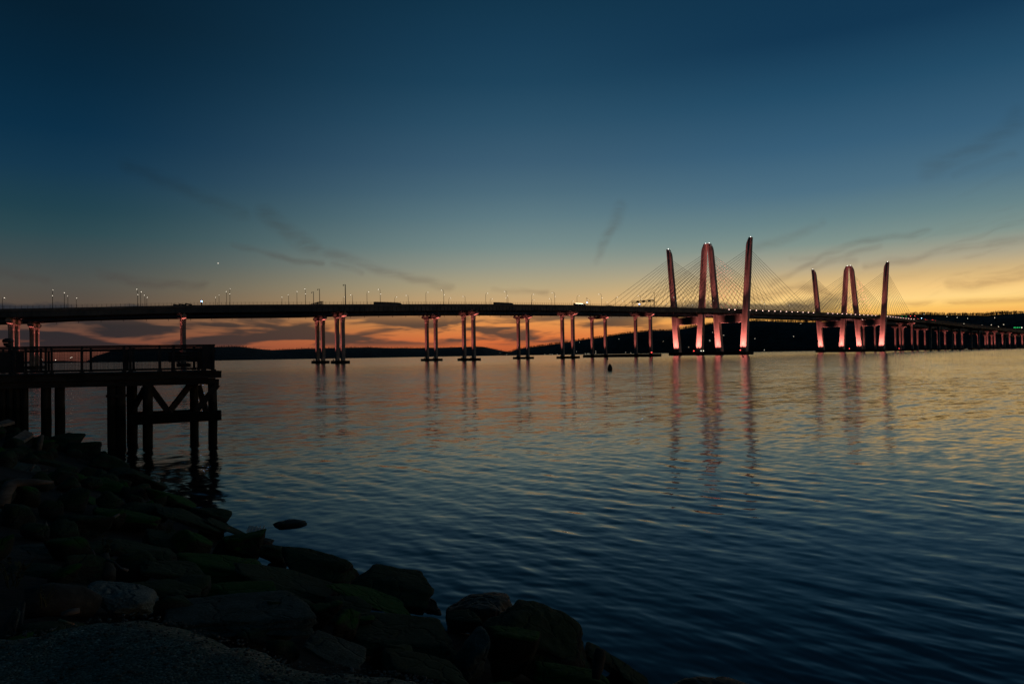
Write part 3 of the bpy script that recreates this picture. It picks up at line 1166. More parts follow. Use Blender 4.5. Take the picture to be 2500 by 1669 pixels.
# lane signals past the farther pylons
def lane_signal(line, s, label, cols):
    q, d, t = line.at(s)
    Z = Vector((0, 0, 1))
    b = q - Z * 1.1
    r = thing('lane_signal_gantry', label, 'lane signals', b, 0, 'lane signal gantries')
    m = MB()
    for a in (-12.8, 12.8):
        m.tube([b + t * a, b + t * a + Z * 7.6], 0.2, 6)
    m.build('post', M_DARK, r)
    m = MB()
    m.beam(b - t * 12.8 + Z * 7.4, b + t * 12.8 + Z * 7.4, 0.5, 0.6)
    m.build('beam', M_DARK, r)
    for i, c in enumerate(cols):
        a = -9.5 + 19.0 * i / max(1, len(cols) - 1)
        m = MB()
        m.box(b + t * a - d * 0.45 + Z * 6.4, (1.3, 0.3, 1.3), (t, d, Z))
        h = m.build('signal_head', M_DARK, r)
        m = MB()
        m.box(b + t * a - d * 0.63 + Z * 6.4, (0.62, 0.06, 0.62), (t, d, Z))
        m.build('signal_lens', c, h)


lane_signal(NEAR, NEAR.key['Q1'] + 12, 'lane signals with green and red lights among the farthest stay cables', [M_GREEN, M_GREEN, M_RED, M_RED])
lane_signal(FAR, FAR.key['R1'] + 8, 'lane signals with red and white lights left of the right-hand approach', [M_RED, M_GREEN, M_LAMP])
# tail lights of queueing vans past the farther pylons
protoV = None
vans = [(NEAR, 14, 6.5), (NEAR, 24, 10), (NEAR, 36, 6.5), (NEAR, 50, 10), (NEAR, 64, 6.5), (NEAR, 78, 10), (NEAR, 92, 8)]
for i, (line, ds, a) in enumerate(vans):
    s = line.key['Q1'] + ds
    q, d, t = line.at(s)
    p = q + t * a - Vector((0, 0, 1.1))
    if protoV is None:
        protoV = thing('delivery_van', '', 'van', (0, 0, 0), 0, 'vans with red tail lights')
        m = MB()
        m.loft([[(x, y, z) for x, y in ((-2.9, -1), (2.7, -1), (2.7, 1), (-2.9, 1))] for z in (0.5, 1.3)] +
               [[(x, y, 2.65) for x, y in ((-2.85, -.9), (1.5, -.9), (1.5, .9), (-2.85, .9))]])
        m.build('body', M_TRUCK, protoV)
        for x in (-1.8, 1.8):
            for y in (-0.95, 0.95):
                w = MB()
                w.tube([(x, y - 0.12, 0.37), (x, y + 0.12, 0.37)], 0.36, 10)
                w.build('wheel', M_TYRE, protoV)
        for y in (-0.8, 0.8):
            m = MB()
            m.box((-2.98, y, 2.3), (0.1, 0.32, 0.4))
            m.build('tail_light', M_RED, protoV)
        o = protoV
    else:
        o = copy_tree(protoV)
    o.location = p
    o.rotation_euler = (0, 0, math.atan2(d.y, d.x))
    o['label'] = '%s of the dark vans with red tail lights past the farther pylons' % ordinal(i, len(vans))

#@@HILLS
# ------------------------------------------------------------------ far shores
M_HILL = surf('hill_forest', (0.010, 0.011, 0.010), (0.024, 0.022, 0.019), 0.02, 0.95, stretch=(1, 1, 2))
M_WOOD = surf('bare_woodland', (0.012, 0.011, 0.010), (0.026, 0.022, 0.018), 0.05, 0.95)


def interp(pts, u):
    us = [p[0] for p in pts]
    return [float(np.interp(u, us, [p[k] for p in pts])) for k in range(1, len(pts[0]))]


def hill(name, prof, ys, ydepth, seed, tree_h, n_tree):
    """prof: ridge outline (photo u, v); ys: shore distance by u; ydepth: ridge set back from the shore"""
    u0, u1 = prof[0][0], prof[-1][0]
    n = int((u1 - u0) / 5)
    rows = [0.0, 0.03, 0.12, 0.28, 0.46, 0.64, 0.82, 0.94, 1.0, 1.1, 1.35]
    hs = [-0.02, 0.05, 0.15, 0.36, 0.58, 0.76, 0.9, 0.98, 1.0, 0.96, 0.7]
    vs, fs, ridge = [], [], []
    for i in range(n + 1):
        u = u0 + (u1 - u0) * i / n
        v = interp(prof, u)[0]
        y0 = interp(ys, u)[0]
        yr = y0 + ydepth
        top = at_depth(u, v, yr)
        top.z = max(top.z - tree_h * 0.45, 2.0)
        ridge.append((u, yr, top.z))
        for f, h in zip(rows, hs):
            y = y0 + ydepth * f
            x = top.x / top.y * y
            z = top.z * h
            if 0.1 < f < 1.2:
                z += mnoise.noise(Vector((x * 0.004, y * 0.004, seed))) * top.z * 0.10 * (1 - abs(h - 0.55)) * (0 if f == 1.0 else 1)
            vs.append((x, y, z))
    k = len(rows)
    for i in range(n):
        for j in range(k - 1):
            fs.append((i * k + j, (i + 1) * k + j, (i + 1) * k + j + 1, i * k + j + 1))
    m = MB().add(vs, fs)
    tag(m.build(name, M_HILL, smooth=True), kind='structure')
    # trees as loose twiggy clumps, mostly along the skyline
    rnd = random.Random(seed)
    T = MB()
    vs, fs = [], []
    for q in range(n_tree):
        i = rnd.uniform(0, n - 1e-3)
        a, fr = int(i), i % 1
        f = 1.0 + rnd.uniform(-0.06, 0.03) if rnd.random() < 0.85 else rnd.uniform(0.02, 0.95)
        j = max(jj for jj in range(k) if rows[jj] <= f)
        g = (f - rows[j]) / (rows[j + 1] - rows[j])
        P_ = lambda r, c: Vector(m.v[r * k + c])
        p = (P_(a, j) * (1 - g) + P_(a, j + 1) * g) * (1 - fr) + (P_(a + 1, j) * (1 - g) + P_(a + 1, j + 1) * g) * fr
        hgt = tree_h * rnd.uniform(0.35, 1.2) * (1.0 + 0.5 * mnoise.noise(Vector((a * 0.06, seed, 0))))
        wd = hgt * rnd.uniform(0.28, 0.45)
        o = len(vs)
        tw = 0.05 * hgt
        vs += [p + Vector((-tw, 0, -2)), p + Vector((tw, 0, -2)), p + Vector((tw * .4, 0, hgt * .8)), p + Vector((-tw * .4, tw, hgt * .8))]
        fs += [(o, o + 1, o + 2, o + 3)]
        for b in range(22):
            th, ph = rnd.uniform(0, 6.28), rnd.uniform(-0.8, 1.4)
            rr = wd * rnd.uniform(0.3, 1.0)
            c = p + Vector((math.cos(th) * math.cos(ph) * rr, math.sin(th) * math.cos(ph) * rr, hgt * 0.5 + math.sin(ph) * rr * 1.1))
            e = hgt * rnd.uniform(0.05, 0.13)
            o = len(vs)
            w1 = Vector((rnd.uniform(-1, 1), rnd.uniform(-1, 1), rnd.uniform(-0.2, 1.4))) * e
            w2 = Vector((rnd.uniform(-1, 1), rnd.uniform(-1, 1), rnd.uniform(-0.6, 0.6))) * e
            vs += [c - w1, c + w2, c + w1]
            fs += [(o, o + 1, o + 2)]
    me = bpy.data.meshes.new('woodland')
    me.from_pydata([tuple(x) for x in vs], [], fs)
    me.materials.append(M_WOOD)
    w = bpy.data.objects.new('woodland', me)
    COL.objects.link(w)
    tag(w, kind='stuff')
    return ridge, m, k, n


PROF_L = [(195, 886), (212, 880), (232, 867), (250, 862), (285, 851), (330, 849), (400, 848), (470, 847), (523, 845), (560, 844), (585, 844), (610, 847), (640, 851),
          (665, 853), (700, 851), (760, 849), (840, 847), (900, 846), (960, 848), (1030, 848), (1080, 847), (1115, 846), (1160, 844.5), (1180, 845), (1200, 849),
          (1222, 854), (1240, 857), (1260, 860), (1280, 864)]
PROF_R = [(1225, 864), (1247, 857), (1262, 850), (1290, 846), (1340, 840), (1370, 836), (1400, 831), (1420, 828), (1450, 824), (1470, 821), (1500, 815.5), (1531, 811),
          (1559, 808), (1597, 804.5), (1641, 804), (1669, 800), (1700, 794), (1739, 787), (1780, 783), (1833, 781), (1868, 781), (1950, 784), (2020, 783), (2100, 775),
          (2180, 767), (2234, 764), (2258, 764), (2334, 766), (2385, 766), (2411, 767), (2436, 764), (2462, 763), (2487, 761), (2520, 759), (2700, 755)]
YS_L = [(195, 5600), (523, 5000), (1011, 6500), (1280, 7500)]
YS_R = [(1225, 6000), (1300, 5600), (1880, 3900), (2500, 2500), (2700, 2300)]
ridge_l = hill('far_hills', PROF_L, YS_L, 900, 3, 13, 1100)
ridge_r = hill('wooded_hills', PROF_R, YS_R, 750, 9, 15, 4200)

# a thin low shore at the far left, behind the jetty railing
PROF_T = [(-120, 882), (0, 880), (80, 881), (150, 879.5), (200, 881), (260, 884)]
hill('low_far_shore', PROF_T, [(-120, 6800), (260, 6800)], 500, 21, 12, 160)

# small houses with a lit window on the far slopes
LIGHTS = [(1415, 835.5, 'w'), (1511, 827, 'w'), (1540, 860.5, 'w'), (1527, 859.7, 'w'), (1428.8, 863, 'w'), (1433.5, 863, 'w'), (1437, 863, 'w'), (1407.4, 858, 'w'),
          (1454, 856.7, 'w'), (1454, 861, 'w'), (1360, 864.3, 'w'), (1348, 864.8, 'w'), (1220, 861, 'w'), (1237.5, 865, 'w'), (1330, 865, 'w'), (1342, 864.5, 'w'),
          (1733, 832, 'w'), (1732, 829.5, 'w'), (1739.5, 811, 'w'), (1766.4, 818, 'w'), (1842.5, 826.5, 'w'), (1866, 854, 'w'), (1681, 847, 'w'), (1619, 833, 'w'),
          (1937, 821, 'w'), (1955, 790, 'w'), (2255.5, 766.8, 'w'), (2311.7, 772.6, 'w'), (2336.6, 775, 'w'), (2362, 777, 'w'), (2428, 775.2, 'w'), (2353, 790, 'w'),
          (2396.7, 793.6, 'w'), (2419.7, 793, 'w'), (2434, 797, 'w'), (2437.5, 797, 'w'), (2450, 792, 'w'), (2421, 841.5, 'w'), (2331, 811, 'w')]
M_HWALL = surf('house_wall', (0.10, 0.09, 0.08), (0.16, 0.15, 0.14), 0.3, 0.9)
M_ROOF = surf('house_roof', (0.03, 0.03, 0.03), (0.05, 0.05, 0.05), 0.5, 0.9)
M_HWIN = glow('house_window_glow', (1.0, 0.86, 0.62), 2.2)


def slope_depth(u, v):
    """distance at which the sight line at (u, v) meets the right or left hill"""
    for prof, ys, yd in ((PROF_R, YS_R, 750), (PROF_L, YS_L, 900)):
        if not prof[0][0] <= u <= prof[-1][0]:
            continue
        vt = interp(prof, u)[0]
        y0 = interp(ys, u)[0]
        top = max(at_depth(u, vt, y0 + yd).z - 8, 2)
        rows = [0.0, 0.03, 0.12, 0.28, 0.46, 0.64, 0.82, 0.94, 1.0]
        hs = [-0.02, 0.05, 0.15, 0.36, 0.58, 0.76, 0.9, 0.98, 1.0]
        for i in range(0, 101):
            f = i / 100
            z = top * float(np.interp(f, rows, hs))
            if z >= at_depth(u, v, y0 + yd * f).z - 3.0:
                return y0 + yd * f
        return y0 + yd * 0.97
    return 4000


hp = None
LIGHTS.sort(key=lambda q: q[0])
for i, (u, v, c) in enumerate(LIGHTS):
    y = slope_depth(u, v)
    p = at_depth(u, v, y - 22)
    p.z -= 3.4
    if hp is None:
        hp = thing('house', '', 'house', (0, 0, 0), 0, 'houses with a lit window on the far shore')
        m = MB()
        m.box((0, 0, 1.0), (11, 8, 8.0))
        m.loft([[(x, y_, 5.0) for x, y_ in ((-5.5, -4), (5.5, -4), (5.5, 4), (-5.5, 4))], [(x, y_, 5.02) for x, y_ in ((-5.5, -4), (5.5, -4), (5.5, 4), (-5.5, 4))]])
        m.build('wall', M_HWALL, hp)
        m = MB()
        m.add([(-6, -4.6, 5.03), (6, -4.6, 5.03), (6, 4.6, 5.03), (-6, 4.6, 5.03), (-6, 0, 8.6), (6, 0, 8.6)],
              [(0, 1, 5, 4), (2, 3, 4, 5), (0, 4, 3), (1, 2, 5), (0, 3, 2, 1)])
        m.build('roof', M_ROOF, hp)
        m = MB()
        m.box((0.5, -4.06, 3.2), (1.9, 0.1, 1.9))
        m.build('window', M_HWIN, hp)
        o = hp
    else:
        o = copy_tree(hp)
    o.location = p
    o.rotation_euler = (0, 0, -math.atan2(p.x, p.y))
    where = 'at the water' if v > 853 else ('high on the hill' if v < 800 else 'midway up the hill')
    o['label'] = 'lit house %s, %s of the lit houses' % (where, ordinal(i, len(LIGHTS)))

# row of green signal lamps on the right shore
for i, u in enumerate((2476, 2480.3, 2485, 2490, 2494.8)):
    p = at_depth(u, 799.3, 2350)
    r = thing('signal_post', '%s of the five %s' % (ordinal(i, 5), 'signal lamps on the right shore, a white one' if i == 4 else 'signal lamps on the right shore, green'), 'signal lamp', (p.x, p.y, p.z - 7), 0, 'row of signal lamps on the right shore')
    m = MB()
    m.tube([(p.x, p.y, p.z - 60), (p.x, p.y, p.z - 0.7)], 0.25, 6)
    m.build('post', M_DARK, r)
    m = MB()
    m.box((p.x, p.y, p.z), (1.5 if i < 4 else 2.0, 0.5, 1.5 if i < 4 else 2.0))
    m.build('signal_lens', M_GREEN if i < 4 else M_LAMP, r)

# lights of the far left shore seen through the jetty railing
for i, (u, v, lb) in enumerate(((136, 878.5, 'small lit harbour lamp left of the pair, behind the jetty railing'), (172.5, 873.3, 'lower left of a pair of far lamps behind the jetty railing'),
                                (175.5, 871.3, 'upper right of a pair of far lamps behind the jetty railing'), (103.5, 878, 'faint far lamp beside the left piers, behind the jetty railing'))):
    p = at_depth(u, v, 6500)
    r = thing('harbour_lamp', lb, 'harbour lamp', (p.x, p.y, 0), 0, 'far lamps behind the jetty railing')
    m = MB()
    m.tube([(p.x, p.y, 0), (p.x, p.y, p.z)], 0.6, 6)
    m.build('pole', M_DARK, r)
    m = MB()
    k = 4.2 if i in (0, 1, 2) else 2.4
    m.box((p.x, p.y - 1, p.z), (k, k * .5, k))
    m.build('lantern', M_LAMP, r)

# channel buoys
M_BUOY = surf('buoy_paint', (0.012, 0.014, 0.012), (0.022, 0.024, 0.02), 1.0, 0.6)


def buoy(u, v, hpx, label, shape):
    p = at_height(u, v, 0.0)
    h = hpx * p.y / FPX
    r = thing('channel_buoy', label, 'buoy', p, 0, 'channel buoys')
    m = MB()
    if shape == 'nun':
        prof = [(-0.1, 0.27), (0.02, 0.33), (0.35, 0.34), (0.55, 0.28), (0.8, 0.14), (0.93, 0.07)]
    else:
        prof = [(-0.1, 0.3), (0.02, 0.45), (0.75, 0.45), (0.85, 0.3)]
    m.loft([[p + Vector((math.cos(k * 0.5236) * rr * h, math.sin(k * 0.5236) * rr * h, zz * h)) for k in range(12)] for zz, rr in prof])
    m.build('float', M_BUOY, r)
    m = MB()
    m.tube([p + Vector((0, 0, 0.8 * h)), p + Vector((0, 0, h))], 0.03 * h, 6)
    m.box(p + Vector((0, 0, 0.97 * h)), (0.07 * h, 0.07 * h, 0.06 * h))
    m.build('top_mark', M_BUOY, r)


buoy(1489.3, 904.0, 17.5, 'dark pear-shaped buoy on the open water left of the tall pylons', 'nun')
buoy(1483.4, 877.5, 6, 'tiny dark buoy behind the pear-shaped one, below the pier fender', 'nun')
buoy(1814, 871.8, 4.2, 'tiny dark buoy just below the right end of the nearest pylon fender', 'can')

#@@SHORE
# ------------------------------------------------------------------ the near bank and the gravel the camera stands on
WL_PX = [(250, 1097), (300, 1128), (380, 1190), (470, 1222), (560, 1268), (640, 1335), (700, 1372), (860, 1440), (1050, 1500), (1180, 1500), (1300, 1530), (1420, 1605), (1590, 1672)]
WLINE = [(-70, 60), (-34, 40)] + [tuple(at_height(u, v, 0.0)[:2]) for u, v in WL_PX] + [(3.2, 7.4), (6.5, 4.5), (13, 0), (30, -14)]


def wl_dist(x, y):
    """distance inland from the water's edge (negative over the water)"""
    best, sgn = 1e9, 1
    for (x0, y0), (x1, y1) in zip(WLINE[:-1], WLINE[1:]):
        dx, dy = x1 - x0, y1 - y0
        t = max(0, min(1, ((x - x0) * dx + (y - y0) * dy) / (dx * dx + dy * dy)))
        px, py = x0 + dx * t, y0 + dy * t
        dd = math.hypot(x - px, y - py)
        if dd < best:
            best = dd
            sgn = 1 if dx * (y - y0) - dy * (x - x0) < 0 else -1
    return best * sgn


def bank_z(x, y):
    d = wl_dist(x, y)
    if d < 0:
        return max(-1.6, d * 0.4)
    return min(1.85, d * 0.36)


M_BANK = surf('bank_rubble', (0.004, 0.007, 0.006), (0.012, 0.018, 0.016), 1.5, 0.95, 0.05, 4.0)
xs = np.concatenate([np.linspace(-75, -22, 28), np.arange(-21, 14, 0.5), np.linspace(15, 60, 12)])
ys = np.concatenate([np.linspace(-40, -6, 12), np.arange(-5, 36, 0.5), np.linspace(38, 62, 8)])
vs, fs = [], []
for y in ys:
    for x in xs:
        z = bank_z(x, y)
        vs.append((x, y, z - 0.25 + 0.12 * mnoise.noise(Vector((x * 0.9, y * 0.9, 3)))))
nx = len(xs)
for j in range(len(ys) - 1):
    for i in range(nx - 1):
        q = (j * nx + i, j * nx + i + 1, (j + 1) * nx + i + 1, (j + 1) * nx + i)
        if max(vs[k][2] for k in q) > -1.7:
            fs.append(q)
tag(MB().add(vs, fs).build('bank', M_BANK, smooth=True), kind='structure')

# gravel shelf
def gravel_material():
    mt = bpy.data.materials.new('grey_gravel')
    mt.use_nodes = True
    T = NT(mt.node_tree)
    g = T.n('ShaderNodeNewGeometry')
    p = g.outputs['Position']
    vo = T.n('ShaderNodeTexVoronoi')
    T.put(vo.inputs['Vector'], p)
    vo.inputs['Scale'].default_value = 55.0
    sep = T.n('ShaderNodeSeparateColor')
    T.put(sep.inputs[0], vo.outputs['Color'])
    big = T.noise(p, 2.2, 4.0, 0.6)
    base = T.ramp(sep.outputs[0], [(0, (0.036, 0.066, 0.054, 1)), (0.5, (0.082, 0.135, 0.11, 1)), (0.8, (0.16, 0.17, 0.14, 1)), (1, (0.30, 0.33, 0.30, 1))])
    col = T.mix(T.ss(big, 0.35, 0.65, 0.0, 0.5), base, (0.062, 0.088, 0.072, 1))
    b = T.n('ShaderNodeBsdfPrincipled')
    T.put(b.inputs['Base Color'], col)
    b.inputs['Roughness'].default_value = 0.95
    b.inputs['Specular IOR Level'].default_value = 0.2
    bn = T.n('ShaderNodeBump')
    bn.inputs['Distance'].default_value = 0.012
    bn.inputs['Strength'].default_value = 1.0
    T.put(bn.inputs['Height'], T.m('ADD', T.m('MULTIPLY', vo.outputs['Distance'], -1.0), T.noise(p, 14.0, 4.0, 0.6)))
    T.put(b.inputs['Normal'], bn.outputs[0])
    o = T.n('ShaderNodeOutputMaterial')
    T.put(o.inputs[0], b.outputs[0])
    return mt


M_GRAV = gravel_material()
GZ = 2.1
EDGE = [(-500, 1660), (-200, 1600), (0, 1568), (110, 1562), (180, 1535), (240, 1512), (330, 1500), (390, 1510), (440, 1530), (500, 1556), (560, 1578), (600, 1575), (650, 1590),
        (700, 1618), (780, 1634), (860, 1643), (960, 1657), (1040, 1676), (1140, 1710), (1300, 1790), (1500, 1920)]
epx = []
for (u0, v0), (u1, v1) in zip(EDGE[:-1], EDGE[1:]):
    n = max(2, int((u1 - u0) / 14))
    for i in range(n):
        f = i / n
        epx.append((u0 + (u1 - u0) * f, v0 + (v1 - v0) * f))
epx.append(EDGE[-1])
rows = [(-0.02, -1.0), (0.0, -0.28), (0.0, -0.06), (0.03, 0.0)] + [(k / 40, 0.0) for k in range(2, 41)]
vs, fs = [], []
nE = len(epx)
for j, (f, dz) in enumerate(rows):
    for i, (u, v) in enumerate(epx):
        e = at_height(u, v, GZ)
        back = Vector((e.x * 1.5, -5.0, GZ))
        p = e + (back - e) * f
        if j < 3:
            out = (e - Vector((0, 0, GZ)))
            out.z = 0
            p = e + out.normalized() * (0.35 if j == 0 else (0.13 if j == 1 else 0.04))
        w = mnoise.noise(Vector((p.x * 1.1, p.y * 1.1, 1))) * 0.05 + mnoise.noise(Vector((p.x * 5, p.y * 5, 4))) * 0.018 + mnoise.noise(Vector((p.x * 19, p.y * 19, 8))) * 0.010
        vs.append((p.x, p.y, GZ + 0.045 + dz + w * (0.3 if j == 0 else 1)))
for j in range(len(rows) - 1):
    for i in range(nE - 1):
        fs.append((j * nE + i, j * nE + i + 1, (j + 1) * nE + i + 1, (j + 1) * nE + i))
tag(MB().add(vs, fs).build('gravel', M_GRAV, smooth=True), kind='structure')

# loose stones lying in the gravel
rnd = random.Random(31)
M_STONE = surf('loose_stone', (0.03, 0.046, 0.044), (0.13, 0.145, 0.135), 30.0, 0.9)
sm = MB()
for k in range(2600):
    u, v = rnd.uniform(-60, 1150), 0
    ve = float(np.interp(u, [e[0] for e in EDGE], [e[1] for e in EDGE]))
    v = ve + 3 + (rnd.random() ** 1.4) * 260
    c = at_height(u, v, GZ)
    w = mnoise.noise(Vector((c.x * 1.1, c.y * 1.1, 1))) * 0.05 + mnoise.noise(Vector((c.x * 5, c.y * 5, 4))) * 0.018
    c.z += w + 0.045
    r0 = 0.004 + 0.011 * rnd.random() ** 3
    rings = []
    ph = rnd.uniform(0, 6.28)
    el = rnd.uniform(0.6, 1.0)
    for zz, rr in ((-0.5, 0.6), (0.0, 1.0), (0.45, 0.75)):
        rings.append([c + Vector((math.cos(ph + q * 1.2566) * r0 * rr * rnd.uniform(.8, 1.2), math.sin(ph + q * 1.2566) * r0 * rr * el, zz * r0)) for q in range(5)])
    sm.loft(rings)
tag(sm.build('loose_stones', M_STONE), kind='stuff')


def rock_material(name, c1, c2, moss, moss_amt, rough=0.9):
    mt = bpy.data.materials.new(name)
    mt.use_nodes = True
    T = NT(mt.node_tree)
    g = T.n('ShaderNodeNewGeometry')
    p = g.outputs['Position']
    nz = T.noise(p, 3.0, 6.0, 0.65)
    fine = T.noise(p, 60.0, 3.0, 0.7)
    col = T.mix(T.ss(nz, 0.35, 0.65), c1 + (1,), c2 + (1,))
    col = T.mix(T.ss(fine, 0.45, 0.75, 0.0, 0.45), col, tuple(x * 3.2 for x in c2) + (1,))
    if moss_amt:
        sxyz = T.n('ShaderNodeSeparateXYZ')
        T.put(sxyz.inputs[0], g.outputs['Normal'])
        up = T.ss(T.m('ADD', sxyz.outputs[2], T.m('MULTIPLY', T.m('SUBTRACT', T.noise(p, 2.2, 5.0, 0.65), 0.5), 1.6)), 0.15, 0.75, 0.0, moss_amt)
        col = T.mix(up, col, T.mix(T.noise(p, 9.0, 3.0), tuple(x * 0.6 for x in moss) + (1,), moss + (1,)))
    b = T.n('ShaderNodeBsdfPrincipled')
    T.put(b.inputs['Base Color'], col)
    b.inputs['Roughness'].default_value = rough
    b.inputs['Specular IOR Level'].default_value = 0.2
    bn = T.n('ShaderNodeBump')
    bn.inputs['Distance'].default_value = 0.02
    bn.inputs['Strength'].default_value = 1.0
    crk = T.n('ShaderNodeTexVoronoi', feature='DISTANCE_TO_EDGE')
    T.put(crk.inputs['Vector'], T.v('ADD', T.v('MULTIPLY', p, (1, 1, 2.2)), T.v('SCALE', T.noise(p, 2.5, 3.0, out=1), scale=0.7)))
    crk.inputs['Scale'].default_value = 1.6
    T.put(bn.inputs['Height'], T.m('ADD', T.m('MULTIPLY', T.ss(crk.outputs['Distance'], 0.0, 0.06), 1.2), T.m('ADD', T.m('MULTIPLY', T.noise(p, 5.0, 9.0, 0.72), 2.6), T.m('MULTIPLY', fine, 0.2))))
    T.put(b.inputs['Normal'], bn.outputs[0])
    o = T.n('ShaderNodeOutputMaterial')
    T.put(o.inputs[0], b.outputs[0])
    return mt


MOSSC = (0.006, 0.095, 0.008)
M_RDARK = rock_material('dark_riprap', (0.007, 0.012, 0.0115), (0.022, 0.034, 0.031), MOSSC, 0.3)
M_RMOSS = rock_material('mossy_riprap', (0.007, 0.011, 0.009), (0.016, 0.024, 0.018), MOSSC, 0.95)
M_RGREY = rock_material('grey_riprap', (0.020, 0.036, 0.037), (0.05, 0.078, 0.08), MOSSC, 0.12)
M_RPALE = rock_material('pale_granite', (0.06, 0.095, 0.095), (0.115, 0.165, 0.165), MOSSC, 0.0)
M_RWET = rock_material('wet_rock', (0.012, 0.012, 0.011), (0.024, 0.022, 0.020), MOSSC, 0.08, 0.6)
ROCKM = {'d': M_RDARK, 'm': M_RMOSS, 'g': M_RGREY, 'p': M_RPALE, 'w': M_RWET}


def rock_mesh(seed, sx, sy, sz, round_, facets, sub=4):
    rg = random.Random(seed)
    bm = bmesh.new()
    bmesh.ops.create_icosphere(bm, subdivisions=sub, radius=1.0)
    pl = []
    for k in range(facets):
        n = Vector((rg.gauss(0, 1), rg.gauss(0, 1), rg.gauss(0, 1))).normalized()
        pl.append((n, rg.uniform(0.64, 1.0)))
    for n in ((1, 0, 0), (-1, 0, 0), (0, 1, 0), (0, -1, 0), (0, 0, 1), (0, 0, -1)):
        pl.append(((Vector(n) + Vector((rg.uniform(-.3, .3), rg.uniform(-.3, .3), rg.uniform(-.3, .3)))).normalized(), rg.uniform(0.88, 1.04)))
    o = Vector((seed * 1.7, seed * 0.9, 0))
    for v in bm.verts:
        d = v.co.normalized()
        acc = 0.0
        for n, h in pl:
            c = d.dot(n) / h
            if c > 0:
                acc += c ** round_
        r = acc ** (-1.0 / round_)
        p = d * r
        p += d * (0.12 * mnoise.noise(p * 1.5 + o) + 0.06 * (0.5 - abs(mnoise.noise(p * 3.1 + o)) * 2) + 0.016 * mnoise.noise(p * 9.7 + o) + 0.007 * mnoise.noise(p * 21 + o))
        v.co = Vector((p.x * sx, p.y * sy, p.z * sz))
    me = bpy.data.meshes.new('rock')
    bm.to_mesh(me)
    bm.free()
    me.polygons.foreach_set('use_smooth', [True] * len(me.polygons))
    return me


BOULDERS = 'riprap boulders along the river bank'
